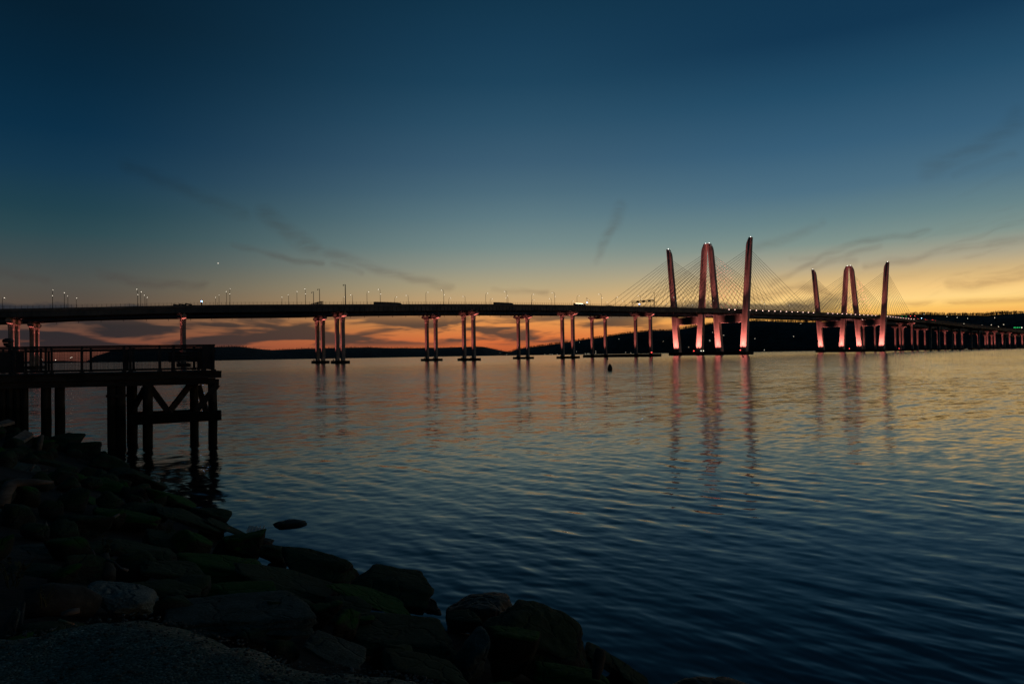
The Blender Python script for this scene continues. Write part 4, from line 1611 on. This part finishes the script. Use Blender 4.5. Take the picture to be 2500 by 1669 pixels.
# photo centre u, v; width, height there; level of the centre; tilt in the picture (degrees, clockwise down to the right); look; roundness; label
ROCKS = [
    (150, 1088, 120, 66, 0.55, 10, 'd', 14, 'dark boulder in front of the two slim jetty piles'),
    (207, 1103, 84, 52, 0.35, 10, 'd', 22, 'small angular dark rock right of the two slim jetty piles'),
    (262, 1132, 112, 52, 0.2, 14, 'd', 14, 'dark rock at the foot of the thick jetty pile'),
    (335, 1172, 150, 66, 0.2, 24, 'd', 12, 'long dark rock at the waterline right of the thick jetty pile'),
    (420, 1218, 130, 56, 0.3, 24, 'm', 10, 'green mossy boulder whose rounded nose points at the open water'),
    (512, 1262, 110, 48, 0.15, 12, 'd', 14, 'flat-topped dark rock at the waterline right of the mossy nosed boulder'),
    (460, 1270, 170, 70, 0.45, 28, 'd', 10, 'dark slanting rock above the flat-topped waterline rock'),
    (560, 1288, 120, 40, 0.2, 30, 'd', 12, 'narrow dark rock beside the white litter at the waterline'),
    (596, 1330, 110, 82, 0.35, 4, 'm', 26, 'pyramid-shaped mossy rock below the white litter'),
    (642, 1322, 56, 24, 0.08, 6, 'w', 12, 'small flat wet rock right of the mossy pyramid'),
    (657, 1352, 86, 50, 0.15, 18, 'd', 14, 'dark rock left of the broad domed boulder'),
    (706, 1279, 88, 26, 0.0, 2, 'w', 7, 'lone wet rock standing out in the water'),
    (782, 1388, 190, 110, 0.3, 12, 'd', 8, 'broad domed dark boulder at the waterline, left of the big slab'),
    (935, 1438, 250, 124, 0.55, 8, 'd', 16, 'big square-ended dark slab overhanging the water'),
    (700, 1422, 260, 92, 0.7, 24, 'd', 12, 'long sloping black rock between the mossy pyramid and the big slab'),
    (545, 1395, 230, 96, 0.8, 10, 'm', 12, 'low mossy rock with a green rim in the middle of the bank'),
    (580, 1452, 190, 70, 1.0, 6, 'm', 12, 'mossy rock just above the long flat slab'),
    (900, 1468, 210, 62, 0.7, 24, 'm', 14, 'slanting mossy ledge under the big square-ended slab'),
    (840, 1490, 140, 74, 0.85, 6, 'd', 14, 'dark blocky rock left of the slanting ledge'),
    (1175, 1494, 176, 100, 0.35, -6, 'w', 8, 'rounded wet dome at the waterline right of the big slab'),
    (1135, 1516, 92, 62, 0.55, 6, 'd', 20, 'small square rock in front of the rounded wet dome'),
    (1302, 1576, 260, 222, 0.5, 26, 'd', 8, 'huge smooth dark boulder sloping down to the water'),
    (968, 1556, 300, 116, 0.95, 8, 'd', 14, 'wide dark boulder with a faintly grey top left of the blue-grey rock'),
    (1152, 1602, 92, 150, 0.9, 10, 'g', 9, 'upright blue-grey rock in the gap between two dark boulders'),
    (1255, 1605, 132, 160, 0.75, 6, 'm', 12, 'upright rock with a bright green mossy crown'),
    (580, 1498, 390, 100, 1.35, 4, 'g', 16, 'long flat grey-topped slab behind the gravel'),
    (300, 1462, 180, 92, 1.6, 20, 'p', 9, 'pale speckled granite rock at the top of the gravel'),
    (815, 1590, 160, 92, 1.35, 20, 'g', 22, 'craggy layered rock with pale ledges at the gravel edge'),
    (795, 1502, 86, 76, 1.15, 10, 'm', 16, 'small mossy block right of the long flat slab'),
    (842, 1528, 78, 90, 1.2, 24, 'm', 12, 'bright green hairy-looking mossy rock'),
    (888, 1512, 60, 24, 1.1, 4, 'm', 9, 'small mossy stone between the green rock and the wide boulder'),
    (12, 1545, 72, 130, 1.85, 20, 'g', 9, 'grey rock at the left edge beside the gravel'),
    (48, 1282, 150, 92, 1.1, 22, 'g', 10, 'big blue-grey rock at the left edge under the driftwood branch'),
    (60, 1350, 190, 46, 1.2, 4, 'g', 9, 'flat grey rock at the left edge above the small weeds'),
    (215, 1400, 130, 96, 1.3, 4, 'd', 14, 'black rock left of the grey bark stump'),
    (100, 1395, 190, 44, 1.35, 6, 'd', 10, 'low dark rock left of the black rock'),
    (45, 1150, 130, 56, 0.9, 12, 'g', 10, 'grey rock at the left edge above the driftwood branch'),
    (30, 1118, 110, 50, 1.0, 8, 'd', 12, 'dark rock at the left edge under the pale plank'),
    (120, 1130, 150, 50, 0.7, 18, 'd', 12, 'dark sloping rock below the pale plank'),
    (85, 1215, 150, 62, 0.9, 26, 'd', 10, 'round dark rock below the driftwood branch'),
    (165, 1172, 110, 44, 0.8, 10, 'm', 14, 'mossy rock right of the driftwood branch tip'),
    (258, 1190, 120, 58, 0.55, 14, 'm', 14, 'mossy rock uphill of the long waterline rock'),
    (250, 1232, 150, 60, 0.65, 38, 'm', 12, 'tilted mossy slab with a bright green ridge'),
    (340, 1250, 150, 56, 0.6, 20, 'd', 12, 'black rock below the tilted mossy slab'),
    (310, 1268, 170, 62, 0.75, 14, 'm', 12, 'wide mossy rock in the middle of the left bank'),
    (205, 1290, 150, 70, 0.9, 10, 'd', 12, 'dark rock left of the wide mossy rock'),
    (420, 1322, 150, 66, 0.75, 18, 'd', 12, 'dark rock right of the wide mossy rock'),
    (465, 1330, 110, 80, 0.7, 34, 'm', 14, 'mossy rock with a round grey face'),
    (345, 1345, 180, 66, 1.0, 18, 'd', 12, 'dark rock above the grey bark stump'),
    (225, 1340, 150, 52, 1.15, 2, 'd', 12, 'flat dark rock above the black rock'),
    (420, 1395, 170, 62, 1.1, 20, 'd', 12, 'dark sloping rock right of the grey bark stump'),
    (400, 1440, 190, 56, 1.3, 12, 'd', 12, 'low dark rock right of the pale granite rock'),
    (690, 1478, 170, 74, 1.05, 8, 'd', 12, 'black rock above the right end of the long flat slab'),
    (1048, 1480, 60, 44, 0.25, 12, 'w', 12, 'small wet rock at the foot of the big square-ended slab'),
    (1395, 1602, 110, 90, 0.3, 40, 'd', 9, 'dark rock sloping to the water behind the upright stick'),
    (1395, 1650, 190, 74, 0.7, 6, 'm', 10, 'flat mossy rock at the foot of the upright stick'),
    (1492, 1622, 130, 86, 0.12, 30, 'd', 9, 'dark rock at the water right of the upright stick'),
    (1545, 1652, 110, 86, 0.1, 30, 'd', 9, 'last dark rock of the bank before open water'),
    (1705, 1690, 170, 80, 0.1, 0, 'w', 8, 'left hump of the low black rock in the water at the bottom edge'),
    (1800, 1692, 170, 84, 0.1, 0, 'w', 8, 'right hump of the low black rock in the water at the bottom edge'),
    (1040, 1640, 220, 110, 1.1, 10, 'd', 12, 'black rock at the bottom edge left of the blue-grey rock'),
    (1230, 1682, 90, 40, 1.0, 8, 'm', 10, 'small mossy stone at the bottom edge under the green-crowned rock'),
    (140, 1505, 200, 60, 1.5, 4, 'd', 12, 'dark rock under the weathered log'),
    (640, 1545, 150, 60, 1.3, 8, 'd', 12, 'dark rock under the right end of the long flat slab'),
]
placed = []
for k, (u, v, w, h, z, tilt, look, rd, lb) in enumerate(ROCKS):
    p = at_height(u, v, z)
    dist = p.y
    sx, sz = w * dist / FPX / 2, h * dist / FPX / 2
    sy = (sx + sz) * 0.52
    sz = math.sqrt(max(sz ** 2 - (sx * math.sin(R(tilt))) ** 2, (0.5 * sz) ** 2))   # the tilt adds to the outline too
    th = math.atan2(CAM_H - z, math.hypot(p.x, p.y))     # looked down on, the depth of the rock adds to its outline
    sz = math.sqrt(max(sz ** 2 - (sy * math.sin(th)) ** 2, (0.5 * sz) ** 2)) / math.cos(th)
    n_f = 9 if rd < 11 else (2 if rd >= 16 else 6)
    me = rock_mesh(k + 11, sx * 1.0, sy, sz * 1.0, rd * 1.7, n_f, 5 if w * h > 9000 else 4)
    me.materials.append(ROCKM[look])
    o = bpy.data.objects.new('boulder', me)
    COL.objects.link(o)
    # fit the outline to where the photograph has it
    rm_ = Euler((0, R(tilt), -math.atan2(p.x, p.y))).to_matrix()
    co = np.empty(len(me.vertices) * 3, dtype=np.float32)
    me.vertices.foreach_get('co', co)
    co = co.reshape(-1, 3)
    Rn = np.array(rm_)
    CR = np.array(ROT)
    for it in range(4):
        wc = co @ Rn.T + np.array(p) - np.array((0, 0, CAM_H))
        dc = wc @ CR
        uu, vv = CU + FPX * dc[:, 0] / -dc[:, 2], CV + FPX * dc[:, 1] / dc[:, 2]
        cw, ch = uu.max() - uu.min(), vv.max() - vv.min()
        co[:, 0] *= min(1.35, max(0.72, w / cw))
        co[:, 2] *= min(1.35, max(0.65, h / ch))
        p.x += (u - (uu.max() + uu.min()) / 2) * dist / FPX
        p.z -= (v - (vv.max() + vv.min()) / 2) * dist / FPX
    me.vertices.foreach_set('co', co.ravel())
    me.update()
    o.location = p
    o.rotation_euler = (0, R(tilt), -math.atan2(p.x, p.y))
    tag(o, lb, 'boulder', BOULDERS)
    placed.append((p.x, p.y, max(sx, sy)))
# rubble wedged between them
base_r = []
for q in range(8):
    me = rock_mesh(200 + q, 0.5, 0.42, 0.36, 14, 8, 3)
    me.materials.append(M_RDARK if q % 4 else M_RMOSS)
    base_r.append(me)
rnd = random.Random(77)
cnt = 0
while cnt < 250:
    y = rnd.uniform(4.5, 33)
    x = rnd.uniform(-24, 2.5)
    d = wl_dist(x, y)
    if not 0.3 < d < 12 or (x * x + y * y) < 30:
        continue
    q = at_height(0, 1200, 0)
    g = bank_z(x, y)
    o = bpy.data.objects.new('rubble_stone', base_r[cnt % 8])
    COL.objects.link(o)
    sc = rnd.uniform(0.45, 1.0) * (0.42 + 0.016 * y)
    if d < 0.6:
        sc *= 0.6
    o.scale = (sc, sc, sc)
    o.location = (x, y, g - 0.12)
    o.rotation_euler = (rnd.uniform(-.5, .5), rnd.uniform(-.5, .5), rnd.uniform(0, 6.28))
    tag(o, 'small dark riprap stone wedged among the larger boulders', 'stone', 'small riprap stones between the boulders')
    cnt += 1

# ------------------------------------------------------------------ driftwood and litter on the rocks
M_DRIFT = surf('driftwood', (0.07, 0.075, 0.072), (0.14, 0.145, 0.138), 3.0, 0.9, 0.006, 20.0, stretch=(1, 1, 3))
M_LOG = surf('weathered_log', (0.018, 0.025, 0.025), (0.05, 0.06, 0.056), 2.0, 0.9, 0.015, 10.0, stretch=(0.4, 3, 3))
M_PLANK = surf('plank_wood', (0.12, 0.115, 0.10), (0.19, 0.18, 0.16), 2.0, 0.9, 0.004, 14.0, stretch=(1, 4, 4))
M_WHITE = surf('white_plastic', (0.42, 0.43, 0.43), (0.55, 0.56, 0.56), 4.0, 0.6)
M_ORANGE = surf('fresh_wood', (0.30, 0.18, 0.09), (0.40, 0.26, 0.13), 6.0, 0.8)
M_LEAF = surf('weed_leaf', (0.02, 0.035, 0.012), (0.05, 0.06, 0.025), 6.0, 0.8)


def slab_px(c4, z, thick, name, mat, label, cat):
    """plank with its broad face towards the viewer: four photo corners on a tilted plane"""
    p0 = at_height(c4[0][0], c4[0][1], z)
    ps = [at_depth(u, v, p0.y + dy) for (u, v, dy) in c4]
    n = (ps[1] - ps[0]).cross(ps[3] - ps[0]).normalized()
    if n.y > 0:
        n = -n
    m = MB()
    m.add(ps + [p - n * thick for p in ps], [(0, 1, 2, 3), (7, 6, 5, 4), (0, 4, 5, 1), (1, 5, 6, 2), (2, 6, 7, 3), (3, 7, 4, 0)])
    o = m.build(name, mat, origin=ps[0])
    tag(o, label, cat)
    return o


slab_px([(6, 1083, 0), (36, 1090, 0), (82, 1059, 1.5), (62, 1048, 1.5)], 1.05, 0.12, 'plank', M_PLANK, 'broad pale plank lying tilted on the rocks under the jetty', 'plank')
slab_px([(-30, 1038, 0), (-2, 1037, 0), (36, 1028, 0.9), (20, 1022, 0.9)], 1.5, 0.1, 'plank', M_PLANK, 'short bluish plank end at the left edge above the broad plank', 'plank')


def stick(pts, z, r, name, mat, label, cat, zs=None, n=8, group=None):
    """pts: photo points u, v and extra distance; the first one stands on level z"""
    y0 = at_height(pts[0][0], pts[0][1], z).y
    ps = [at_depth(u, v, y0 + dy) for u, v, dy in pts]
    m = MB()
    rs = r if isinstance(r, list) else [r] * len(ps)
    m.tube(ps, rs, n)
    o = m.build(name, mat, origin=ps[0], smooth=n > 5)
    tag(o, label, cat, group)
    return o


stick([(6, 1236, 0), (12, 1205, .1), (24, 1186, .2), (42, 1177, .3), (85, 1176, .4), (130, 1177, .6)], 1.35, [0.10, 0.11, 0.11, 0.075, 0.06, 0.025], 'driftwood_branch', M_DRIFT,
      'bent pale driftwood branch at the left edge', 'driftwood')
stick([(93, 1108, 0), (98, 1080, .05), (103, 1061, .1)], 0.95, [0.07, 0.08, 0.05], 'driftwood_stub', M_DRIFT, 'short upright driftwood stub left of the slim jetty piles', 'driftwood')
stick([(60, 1472, 0), (120, 1462, .1), (190, 1466, .2), (232, 1478, .3)], 1.75, [0.13, 0.14, 0.13, 0.10], 'weathered_log', M_LOG, 'weathered log lying left of the pale granite rock', 'log', n=12)
stick([(150, 1500, 0), (172, 1493, .03), (195, 1489, .06)], 1.9, [0.020, 0.024, 0.02], 'wood_piece', M_DRIFT, 'short pale round wood piece above the gravel at the left', 'driftwood')
stick([(144, 1513, 0), (180, 1523, -.04)], 1.95, [0.012, 0.006], 'wood_sliver', M_ORANGE, 'orange wood sliver at the gravel edge', 'driftwood')
stick([(1454, 1656, 0), (1459, 1630, .03), (1464, 1600, .06), (1466, 1583, .08)], 0.75, [0.035, 0.055, 0.06, 0.045], 'upright_stick', M_LOG, 'upright stick wedged in the rocks at the bottom right', 'driftwood')
stick([(255, 1352, 0), (258, 1375, -.05), (265, 1395, -.1), (262, 1415, -.2)], 1.5, [0.05, 0.055, 0.085, 0.09], 'bark_stump', M_LOG, 'grey bark stump above the pale granite rock', 'driftwood')
stick([(148, 1205, 0), (163, 1232, -.1), (176, 1262, -.2)], 1.05, [0.02, 0.03, 0.02], 'driftwood_stick', M_DRIFT, 'thin slanting stick right of the driftwood branch', 'driftwood')
stick([(262, 1274, 0), (278, 1262, .1), (292, 1254, .2)], 0.9, [0.018, 0.028, 0.02], 'driftwood_stick', M_DRIFT, 'short pale stick on the wide mossy rock', 'driftwood')
stick([(73, 1150, 0), (85, 1132, .1)], 1.1, [0.03, 0.025], 'driftwood_stick', M_DRIFT, 'short slanting stick above the driftwood branch', 'driftwood')
stick([(72, 1160, 0), (100, 1158, .1), (103, 1149, .1), (116, 1146, .1)], 1.05, [0.02, 0.03, 0.03, 0.02], 'driftwood_stick', M_DRIFT, 'crooked stick right of the short slanting stick', 'driftwood')
stick([(111, 1270, 0), (112, 1280, -.02), (117, 1293, -.05)], 1.2, [0.02, 0.025, 0.02], 'driftwood_stick', M_DRIFT, 'small curved stick right of the big blue-grey rock', 'driftwood')
stick([(225, 1340, 0), (230, 1350, -.03), (236, 1365, -.05)], 1.4, [0.008, 0.01, 0.006], 'driftwood_stick', M_DRIFT, 'thin twig above the grey bark stump', 'driftwood')
stick([(262, 1366, 0), (280, 1372, -.05), (295, 1386, -.1), (312, 1392, -.1)], 1.45, [0.012, 0.012, 0.012, 0.018], 'driftwood_stick', M_DRIFT, 'wavy thin root right of the grey bark stump', 'driftwood')
stick([(58, 1470, 0), (50, 1520, -.1), (60, 1552, -.15)], 1.95, [0.014, 0.016, 0.012], 'driftwood_stick', M_LOG, 'dark stick leaning beside the left gravel edge', 'driftwood')

# white litter at the waterline
def litter(u, v, z, size, label, kind):
    p = at_height(u, v, z)
    m = MB()
    if kind == 'bottle':
        m.loft([[p + Vector((x * size, math.cos(a) * r_ * size, math.sin(a) * r_ * size + 0.4 * size)) for a in [q * 0.7854 for q in range(8)]] for x, r_ in ((-1, .34), (-.9, .42), (.2, .42), (.6, .2), (1, .16))])
    else:
        for i in range(5):
            m.beam(p + Vector((-size + i * size * .5, -size * .5, i * -0.02)), p + Vector((-size + i * size * .5, size * .5, size * .5)), size * .1, size * .1)
            m.beam(p + Vector((-size, -size * .5 + i * size * .25, size * .125 * i)), p + Vector((size, -size * .5 + i * size * .25, size * .125 * i - .08)), size * .1, size * .1)
    o = m.build('litter', M_WHITE, origin=p)
    tag(o, label, 'litter')


litter(376, 1180, 0.12, 0.16, 'white plastic bottle at the waterline below the jetty', 'bottle')
litter(624, 1294, 0.12, 0.16, 'white plastic lattice scrap at the waterline by the mossy pyramid', 'scrap')


def weed(u, v, z, h, n, label, seed, leaf=0.3):
    rg = random.Random(seed)
    p = at_height(u, v, z)
    r = thing('weed', label, 'weed', p, 0, 'weeds among the rocks')
    sm_, lm_ = MB(), MB()
    for k in range(n):
        a = rg.uniform(0, 6.28)
        b = p + Vector((math.cos(a), math.sin(a), 0)) * h * 0.12
        lean = Vector((rg.uniform(-.45, .45), rg.uniform(-.45, .45), 1)) * h * rg.uniform(0.6, 1.0)
        pts = [b, b + lean * 0.5, b + lean + Vector((lean.x * .4, lean.y * .4, -0.05 * h))]
        sm_.tube(pts, [0.006, 0.004, 0.002], 4)
        for q in range(6):
            f = rg.uniform(0.3, 1)
            c = b + lean * f
            e = Vector((rg.uniform(-1, 1), rg.uniform(-1, 1), rg.uniform(-.2, .7))).normalized() * h * leaf * rg.uniform(.5, 1)
            s_ = e.cross(Vector((0.2, 0.3, 1))).normalized() * e.length * 0.25
            lm_.add([c, c + e * .5 + s_, c + e, c + e * .5 - s_], [(0, 1, 2, 3)])
    sm_.build('stem', M_LEAF, r)
    lm_.build('foliage', M_LEAF, r)


weed(30, 1432, 1.75, 0.30, 9, 'small leafy weed at the left edge above the gravel', 1)
weed(258, 1350, 1.4, 0.22, 8, 'spiky weed sprouting above the grey bark stump', 2, 0.4)
weed(410, 1300, 0.85, 0.30, 7, 'dry weed beside the mossy rock with the round grey face', 3, 0.15)
weed(105, 1480, 1.85, 0.2, 7, 'thin dry weed in front of the weathered log', 4, 0.15)

#@@JETTY
# ------------------------------------------------------------------ timber jetty at the left
def JP(u, v, dy=0.0):
    y = float(np.interp(u, [0, 541], [31.3, 33.3])) + dy
    return at_depth(u, v, y)


jr = JP(541, 905)
jl = JP(0, 915)
DZ = (jr.z + jl.z) / 2                                  # deck level
jx = (Vector((jr.x, jr.y, 0)) - Vector((jl.x, jl.y, 0))).normalized()
jn = Vector((-jx.y, jx.x, 0))                            # away from the camera
if jn.y < 0:
    jn = -jn
JZ = Vector((0, 0, 1))
J0 = Vector((jl.x, jl.y, 0))
JL = (Vector((jr.x, jr.y, 0)) - J0).length
JW = 4.6
LEFT = -14.0                                            # runs on out of the picture
jn = (jn - jx * 0.36).normalized() * 1.0           # the jetty is skewed to its outer edge
XJ = (jx, jn, JZ)


def jp(a, b, z):
    return J0 + jx * a + jn * b + JZ * z


def ja(u, b=0.0):                                       # position along the jetty for a photo column, b metres behind the front edge
    d = ray(u, 900)
    A = J0 + jn * b
    den = jx.x * d.y - jx.y * d.x
    return (d.x * A.y - d.y * A.x) / den


JET = thing('timber_jetty', 'dark timber jetty with a mesh railing standing on piles at the left', 'jetty', jp(JL / 2, JW / 2, 0))
m = MB()
nb = int((JL - LEFT) / 0.15)
for i in range(nb):
    a = LEFT + (JL - LEFT) * (i + 0.5) / nb
    m.box(jp(a, JW / 2, DZ - 0.03), (0.14, JW + 0.1, 0.06), XJ)
m.build('deck_boards', M_TIMB, JET)
for b, nm in ((0.05, 'fascia_board'), (JW - 0.05, 'fascia_board')):
    m = MB()
    segs = [LEFT, -6.2, -1.5, 2.6, 6.4, JL]
    for a0, a1 in zip(segs[:-1], segs[1:]):
        m.box(jp((a0 + a1) / 2, b, DZ - 0.06 - 0.13), (a1 - a0 - 0.012, 0.09, 0.26), XJ)
    m.build(nm, M_TIMB, JET)
m = MB()
m.box(jp((JL - 0.25 + LEFT) / 2, 0.22, DZ - 0.33 - 0.14), (JL - 0.25 - LEFT, 0.2, 0.28), XJ)
m.box(jp((JL - 0.25 + LEFT) / 2, JW - 0.22, DZ - 0.33 - 0.14), (JL - 0.25 - LEFT, 0.2, 0.28), XJ)
m.box(jp(JL - 0.18, JW / 2, DZ - 0.37 - 0.17), (0.18, JW - 0.3, 0.3), XJ)
k = LEFT + 1
while k < JL - 0.3:
    m.box(jp(k, JW / 2, DZ - 0.37 - 0.13), (0.12, JW - 0.7, 0.24), XJ)
    k += 0.6
m.build('joists', M_TIMB, JET)
for i in range(12):                                     # bolt ends under the beam
    pass
# piles: photo column centre, width in photo pixels, row offset
def pile(u, wpx, b, ztop=None, jitter=0.0, lean=0.0):
    a = ja(u, b)
    p = jp(a, b, 0)
    r = wpx * p.y / FPX / 2
    m = MB()
    pts = []
    for z in (-2.2, 0.2, 1.2, 2.2, (ztop or DZ - 0.4)):
        pts.append(p + jx * (lean * (z - 1) + random.uniform(-.012, .012)) + JZ * z)
    m.tube(pts, [r * 1.03, r * 1.0, r * 1.02, r * 0.99, r * 1.0], 14)
    m.build('pile', M_PILE, JET, smooth=True)


pile(112.5, 22, 0.5)
pile(146, 22, 0.55)
pile(360, 23, 0.35)
pile(473, 20, 2.0)
pile(518.5, 21, 0.35)
pile(322, 24, 2.2)
m = MB()                                                # thick cluster of piles bound together
a = ja(286)
for da, db, rr in ((-0.2, 0.4, 0.2), (0.18, 0.42, 0.2), (0.0, 0.7, 0.2)):
    c = jp(a + da, db, 0)
    m.tube([c + JZ * -2.2, c + JZ * 1.2, c + JZ * (DZ - 0.62)], [rr * 1.02, rr, rr * 0.98], 12)
m.tube([jp(a, 0.5, 2.2), jp(a, 0.5, 2.3)], 0.43, 14)
m.build('pile_cluster', M_PILE, JET, smooth=False)
# bulkhead at the shore end
m = MB()
a1 = ja(68)
nb = 16
for i in range(nb):
    aa = a1 - 0.14 - i * 0.28
    m.tube([jp(aa, 0.45, -1.5), jp(aa, 0.45, DZ - 0.39)], 0.145, 8)
m.box(jp((a1 - 1.9 + LEFT) / 2, 2.4, DZ / 2 - 0.7), (a1 - 1.9 - LEFT, 3.6, DZ + 0.4), XJ)
m.build('bulkhead', M_PILE, JET)
m = MB()
m.box(jp(a1 + 0.1, 0.5, DZ - 0.5), (0.5, 0.5, 0.22), XJ)
m.build('bearing_block', M_TIMB, JET)
# waler and braces of the pile head
zw = JP(420, 1018, 0.35).z
m = MB()
m.beam(jp(ja(318), 0.05, zw - 0.04), jp(ja(539), 0.05, zw + 0.05), 0.26, 0.46)
m.build('waler', M_PILE, JET)
m = MB()
m.beam(jp(ja(322, 2.2), 2.4, zw + 0.0), jp(ja(480, 2.2), 2.4, zw + 0.05), 0.2, 0.34)
m.build('waler', M_PILE, JET)
m = MB()
m.beam(jp(ja(330), 0.2, zw - 0.1), jp(ja(330), 2.5, zw - 0.1), 0.22, 0.32)
m.beam(jp(ja(527), 0.2, zw - 0.05), jp(ja(527), 2.5, zw - 0.05), 0.22, 0.32)
m.build('cross_tie', M_PILE, JET)
for (u0, v0, b0), (u1, v1, b1) in (((366, 944, .55), (414, 1010, .55)), ((466, 936, 1.6), (408, 1010, .9)), ((531, 938, .15), (480, 1000, .15)), ((484, 940, 2.2), (502, 1003, 2.2)),
                                   ((352, 950, 1.3), (322, 1003, 2.2))):
    p, q = jp(ja(u0, b0), b0, 0), jp(ja(u1, b1), b1, 0)
    p.z = at_depth(u0, v0, p.y).z
    q.z = at_depth(u1, v1, q.y).z
    m = MB()
    m.beam(p, q, 0.16, 0.26)
    m.build('brace', M_TIMB, JET)
# railings: front and back, posts at the photo columns
RH = 1.2
FRONT = [-140, -80, -20, 34, 63, 112, 126, 200, 303, 318, 390, 424, 497, 521]
def rail_run(b, us, solid, name_top):
    as_ = [ja(u, b) for u in us]
    m = MB()
    m.beam(jp(LEFT, b, DZ + RH), jp(as_[-1] + 0.08, b, DZ + RH), 0.14, 0.07)
    m.beam(jp(LEFT, b, DZ + RH - 0.14), jp(as_[-1], b, DZ + RH - 0.14), 0.04, 0.05)
    m.beam(jp(LEFT, b, DZ + 0.10), jp(as_[-1], b, DZ + 0.10), 0.04, 0.05)
    m.build('top_rail', M_RAIL, JET)
    for i, a in enumerate(as_):
        pm = MB()
        pm.box(jp(a, b, DZ + RH / 2), (0.10, 0.12, RH - 0.07), XJ)
        pm.box(jp(a, b, DZ + 0.04), (0.2, 0.2, 0.06), XJ)
        pm.build('rail_post', M_RAIL, JET)
    for i, (a0, a1) in enumerate(zip(as_[:-1], as_[1:])):
        if a1 - a0 < 0.2:
            continue
        w = MB()
        if i in solid:
            w.box(jp((a0 + a1) / 2, b + 0.01, DZ + 0.58), (a1 - a0 - 0.12, 0.03, 0.9), XJ)
            w.build('rail_panel', M_RAIL, JET)
            continue
        x0, x1, z0, z1 = a0 + 0.06, a1 - 0.06, DZ + 0.13, DZ + RH - 0.17
        n = int((x1 - x0) / 0.062)
        for q in range(n + 1):
            xx = x0 + (x1 - x0) * q / n
            w.box(jp(xx, b, (z0 + z1) / 2), (0.009, 0.009, z1 - z0), XJ)
        n = int((z1 - z0) / 0.062)
        for q in range(n + 1):
            zz = z0 + (z1 - z0) * q / n
            w.box(jp((x0 + x1) / 2, b + 0.009, zz), (x1 - x0, 0.009, 0.009), XJ)
        w.build('mesh_panel', M_RAIL, JET)


rail_run(0.12, FRONT, {0, 1, 2, 3, 5, 8, 12}, 'top_rail')
rail_run(JW - 0.12, [-150, -60, 8, 100, 222, 326, 474, 515], {0, 1}, 'top_rail')
m = MB()
m.beam(jp(ja(521), 0.12, DZ + RH), jp(ja(521), JW - 0.12, DZ + RH), 0.14, 0.07)
m.beam(jp(ja(521), 0.12, DZ + RH - 0.14), jp(ja(521), JW - 0.12, DZ + RH - 0.14), 0.04, 0.05)
m.beam(jp(ja(521), 0.12, DZ + 0.1), jp(ja(521), JW - 0.12, DZ + 0.1), 0.04, 0.05)
m.build('top_rail', M_RAIL, JET)
w = MB()
n = int((JW - 0.4) / 0.062)
for q in range(n + 1):
    w.box(jp(ja(521), 0.2 + (JW - 0.4) * q / n, DZ + 0.58), (0.009, 0.009, 0.9), XJ)
for q in range(15):
    w.box(jp(ja(521) + 0.009, JW / 2, DZ + 0.13 + 0.9 * q / 14), (0.009, JW - 0.4, 0.009), XJ)
w.build('mesh_panel', M_RAIL, JET)

# a bench and a litter bin on the deck
def bench(a, b, w, label):
    r = thing('bench', label, 'bench', jp(a, b, DZ))
    m = MB()
    for q in range(4):
        m.box(jp(a, b - 0.18 + q * 0.12, DZ + 0.45), (w, 0.1, 0.045), XJ)
    m.build('seat', M_TIMB, r)
    m = MB()
    for q in range(3):
        m.box(jp(a, b + 0.30, DZ + 0.58 + q * 0.14), (w, 0.04, 0.11), XJ)
    m.build('backrest', M_TIMB, r)
    for sg in (-1, 1):
        m = MB()
        m.box(jp(a + sg * (w / 2 - 0.15), b, DZ + 0.21), (0.07, 0.42, 0.42), XJ)
        m.box(jp(a + sg * (w / 2 - 0.15), b + 0.26, DZ + 0.48), (0.05, 0.05, 0.96), XJ)
        m.build('leg', M_RAIL, r)


bench((ja(424, 2.9) + ja(482, 2.9)) / 2, 2.9, 1.5, 'dark bench behind the railing near the outer end of the jetty')
r = thing('litter_bin', 'dark square bin beside the end post of the jetty railing', 'bin', jp(ja(509, 0.75), 0.75, DZ))
m = MB()
c = jp(ja(509, 0.75), 0.75, DZ)
m.loft([[c + jx * (x * k) + jn * (y * k) + JZ * z for x, y in ((-.24, -.24), (.24, -.24), (.24, .24), (-.24, .24))] for z, k in ((0.12, .86), (0.9, 1.0))])
m.build('body', M_RAIL, r)
m = MB()
m.loft([[c + jx * (x * k) + jn * (y * k) + JZ * z for x, y in ((-.27, -.27), (.27, -.27), (.27, .27), (-.27, .27))] for z, k in ((0.905, 1.0), (0.97, 1.0), (1.06, 0.6))])
m.build('lid', M_RAIL, r)
for x in (-.16, .16):
    m = MB()
    m.box(c + jx * x + JZ * 0.06, (0.06, 0.3, 0.12), XJ)
    m.build('foot', M_RAIL, r)

# mushroom-capped path lamp rising over the railing at the far left
a = ja(27, 1.6)
c = jp(a, 1.6, DZ)
r = thing('path_lamp', 'unlit lamp with a bowl-shaped shade over the left end of the railing', 'path lamp', c)
zt = at_depth(20, 837, c.y).z - DZ
m = MB()
m.tube([c, c + JZ * (zt + 0.1)], 0.10, 10)
m.build('post', M_RAIL, r)
m = MB()
cc = c + jx * -0.12 + JZ * zt
m.loft([[cc + Vector((math.cos(k * 0.5236) * rr, math.sin(k * 0.5236) * rr, zz)) for k in range(12)] for zz, rr in ((0.02, .20), (0.08, .23), (0.16, .2), (0.22, 0.08))])
m.build('shade', M_RAIL, r)
m = MB()
m.loft([[cc + Vector((math.cos(k * 0.5236) * rr, math.sin(k * 0.5236) * rr, zz)) for k in range(12)] for zz, rr in ((-0.17, .06), (-0.12, .16), (0.0, .19))])
m.build('bowl', M_RAIL, r)
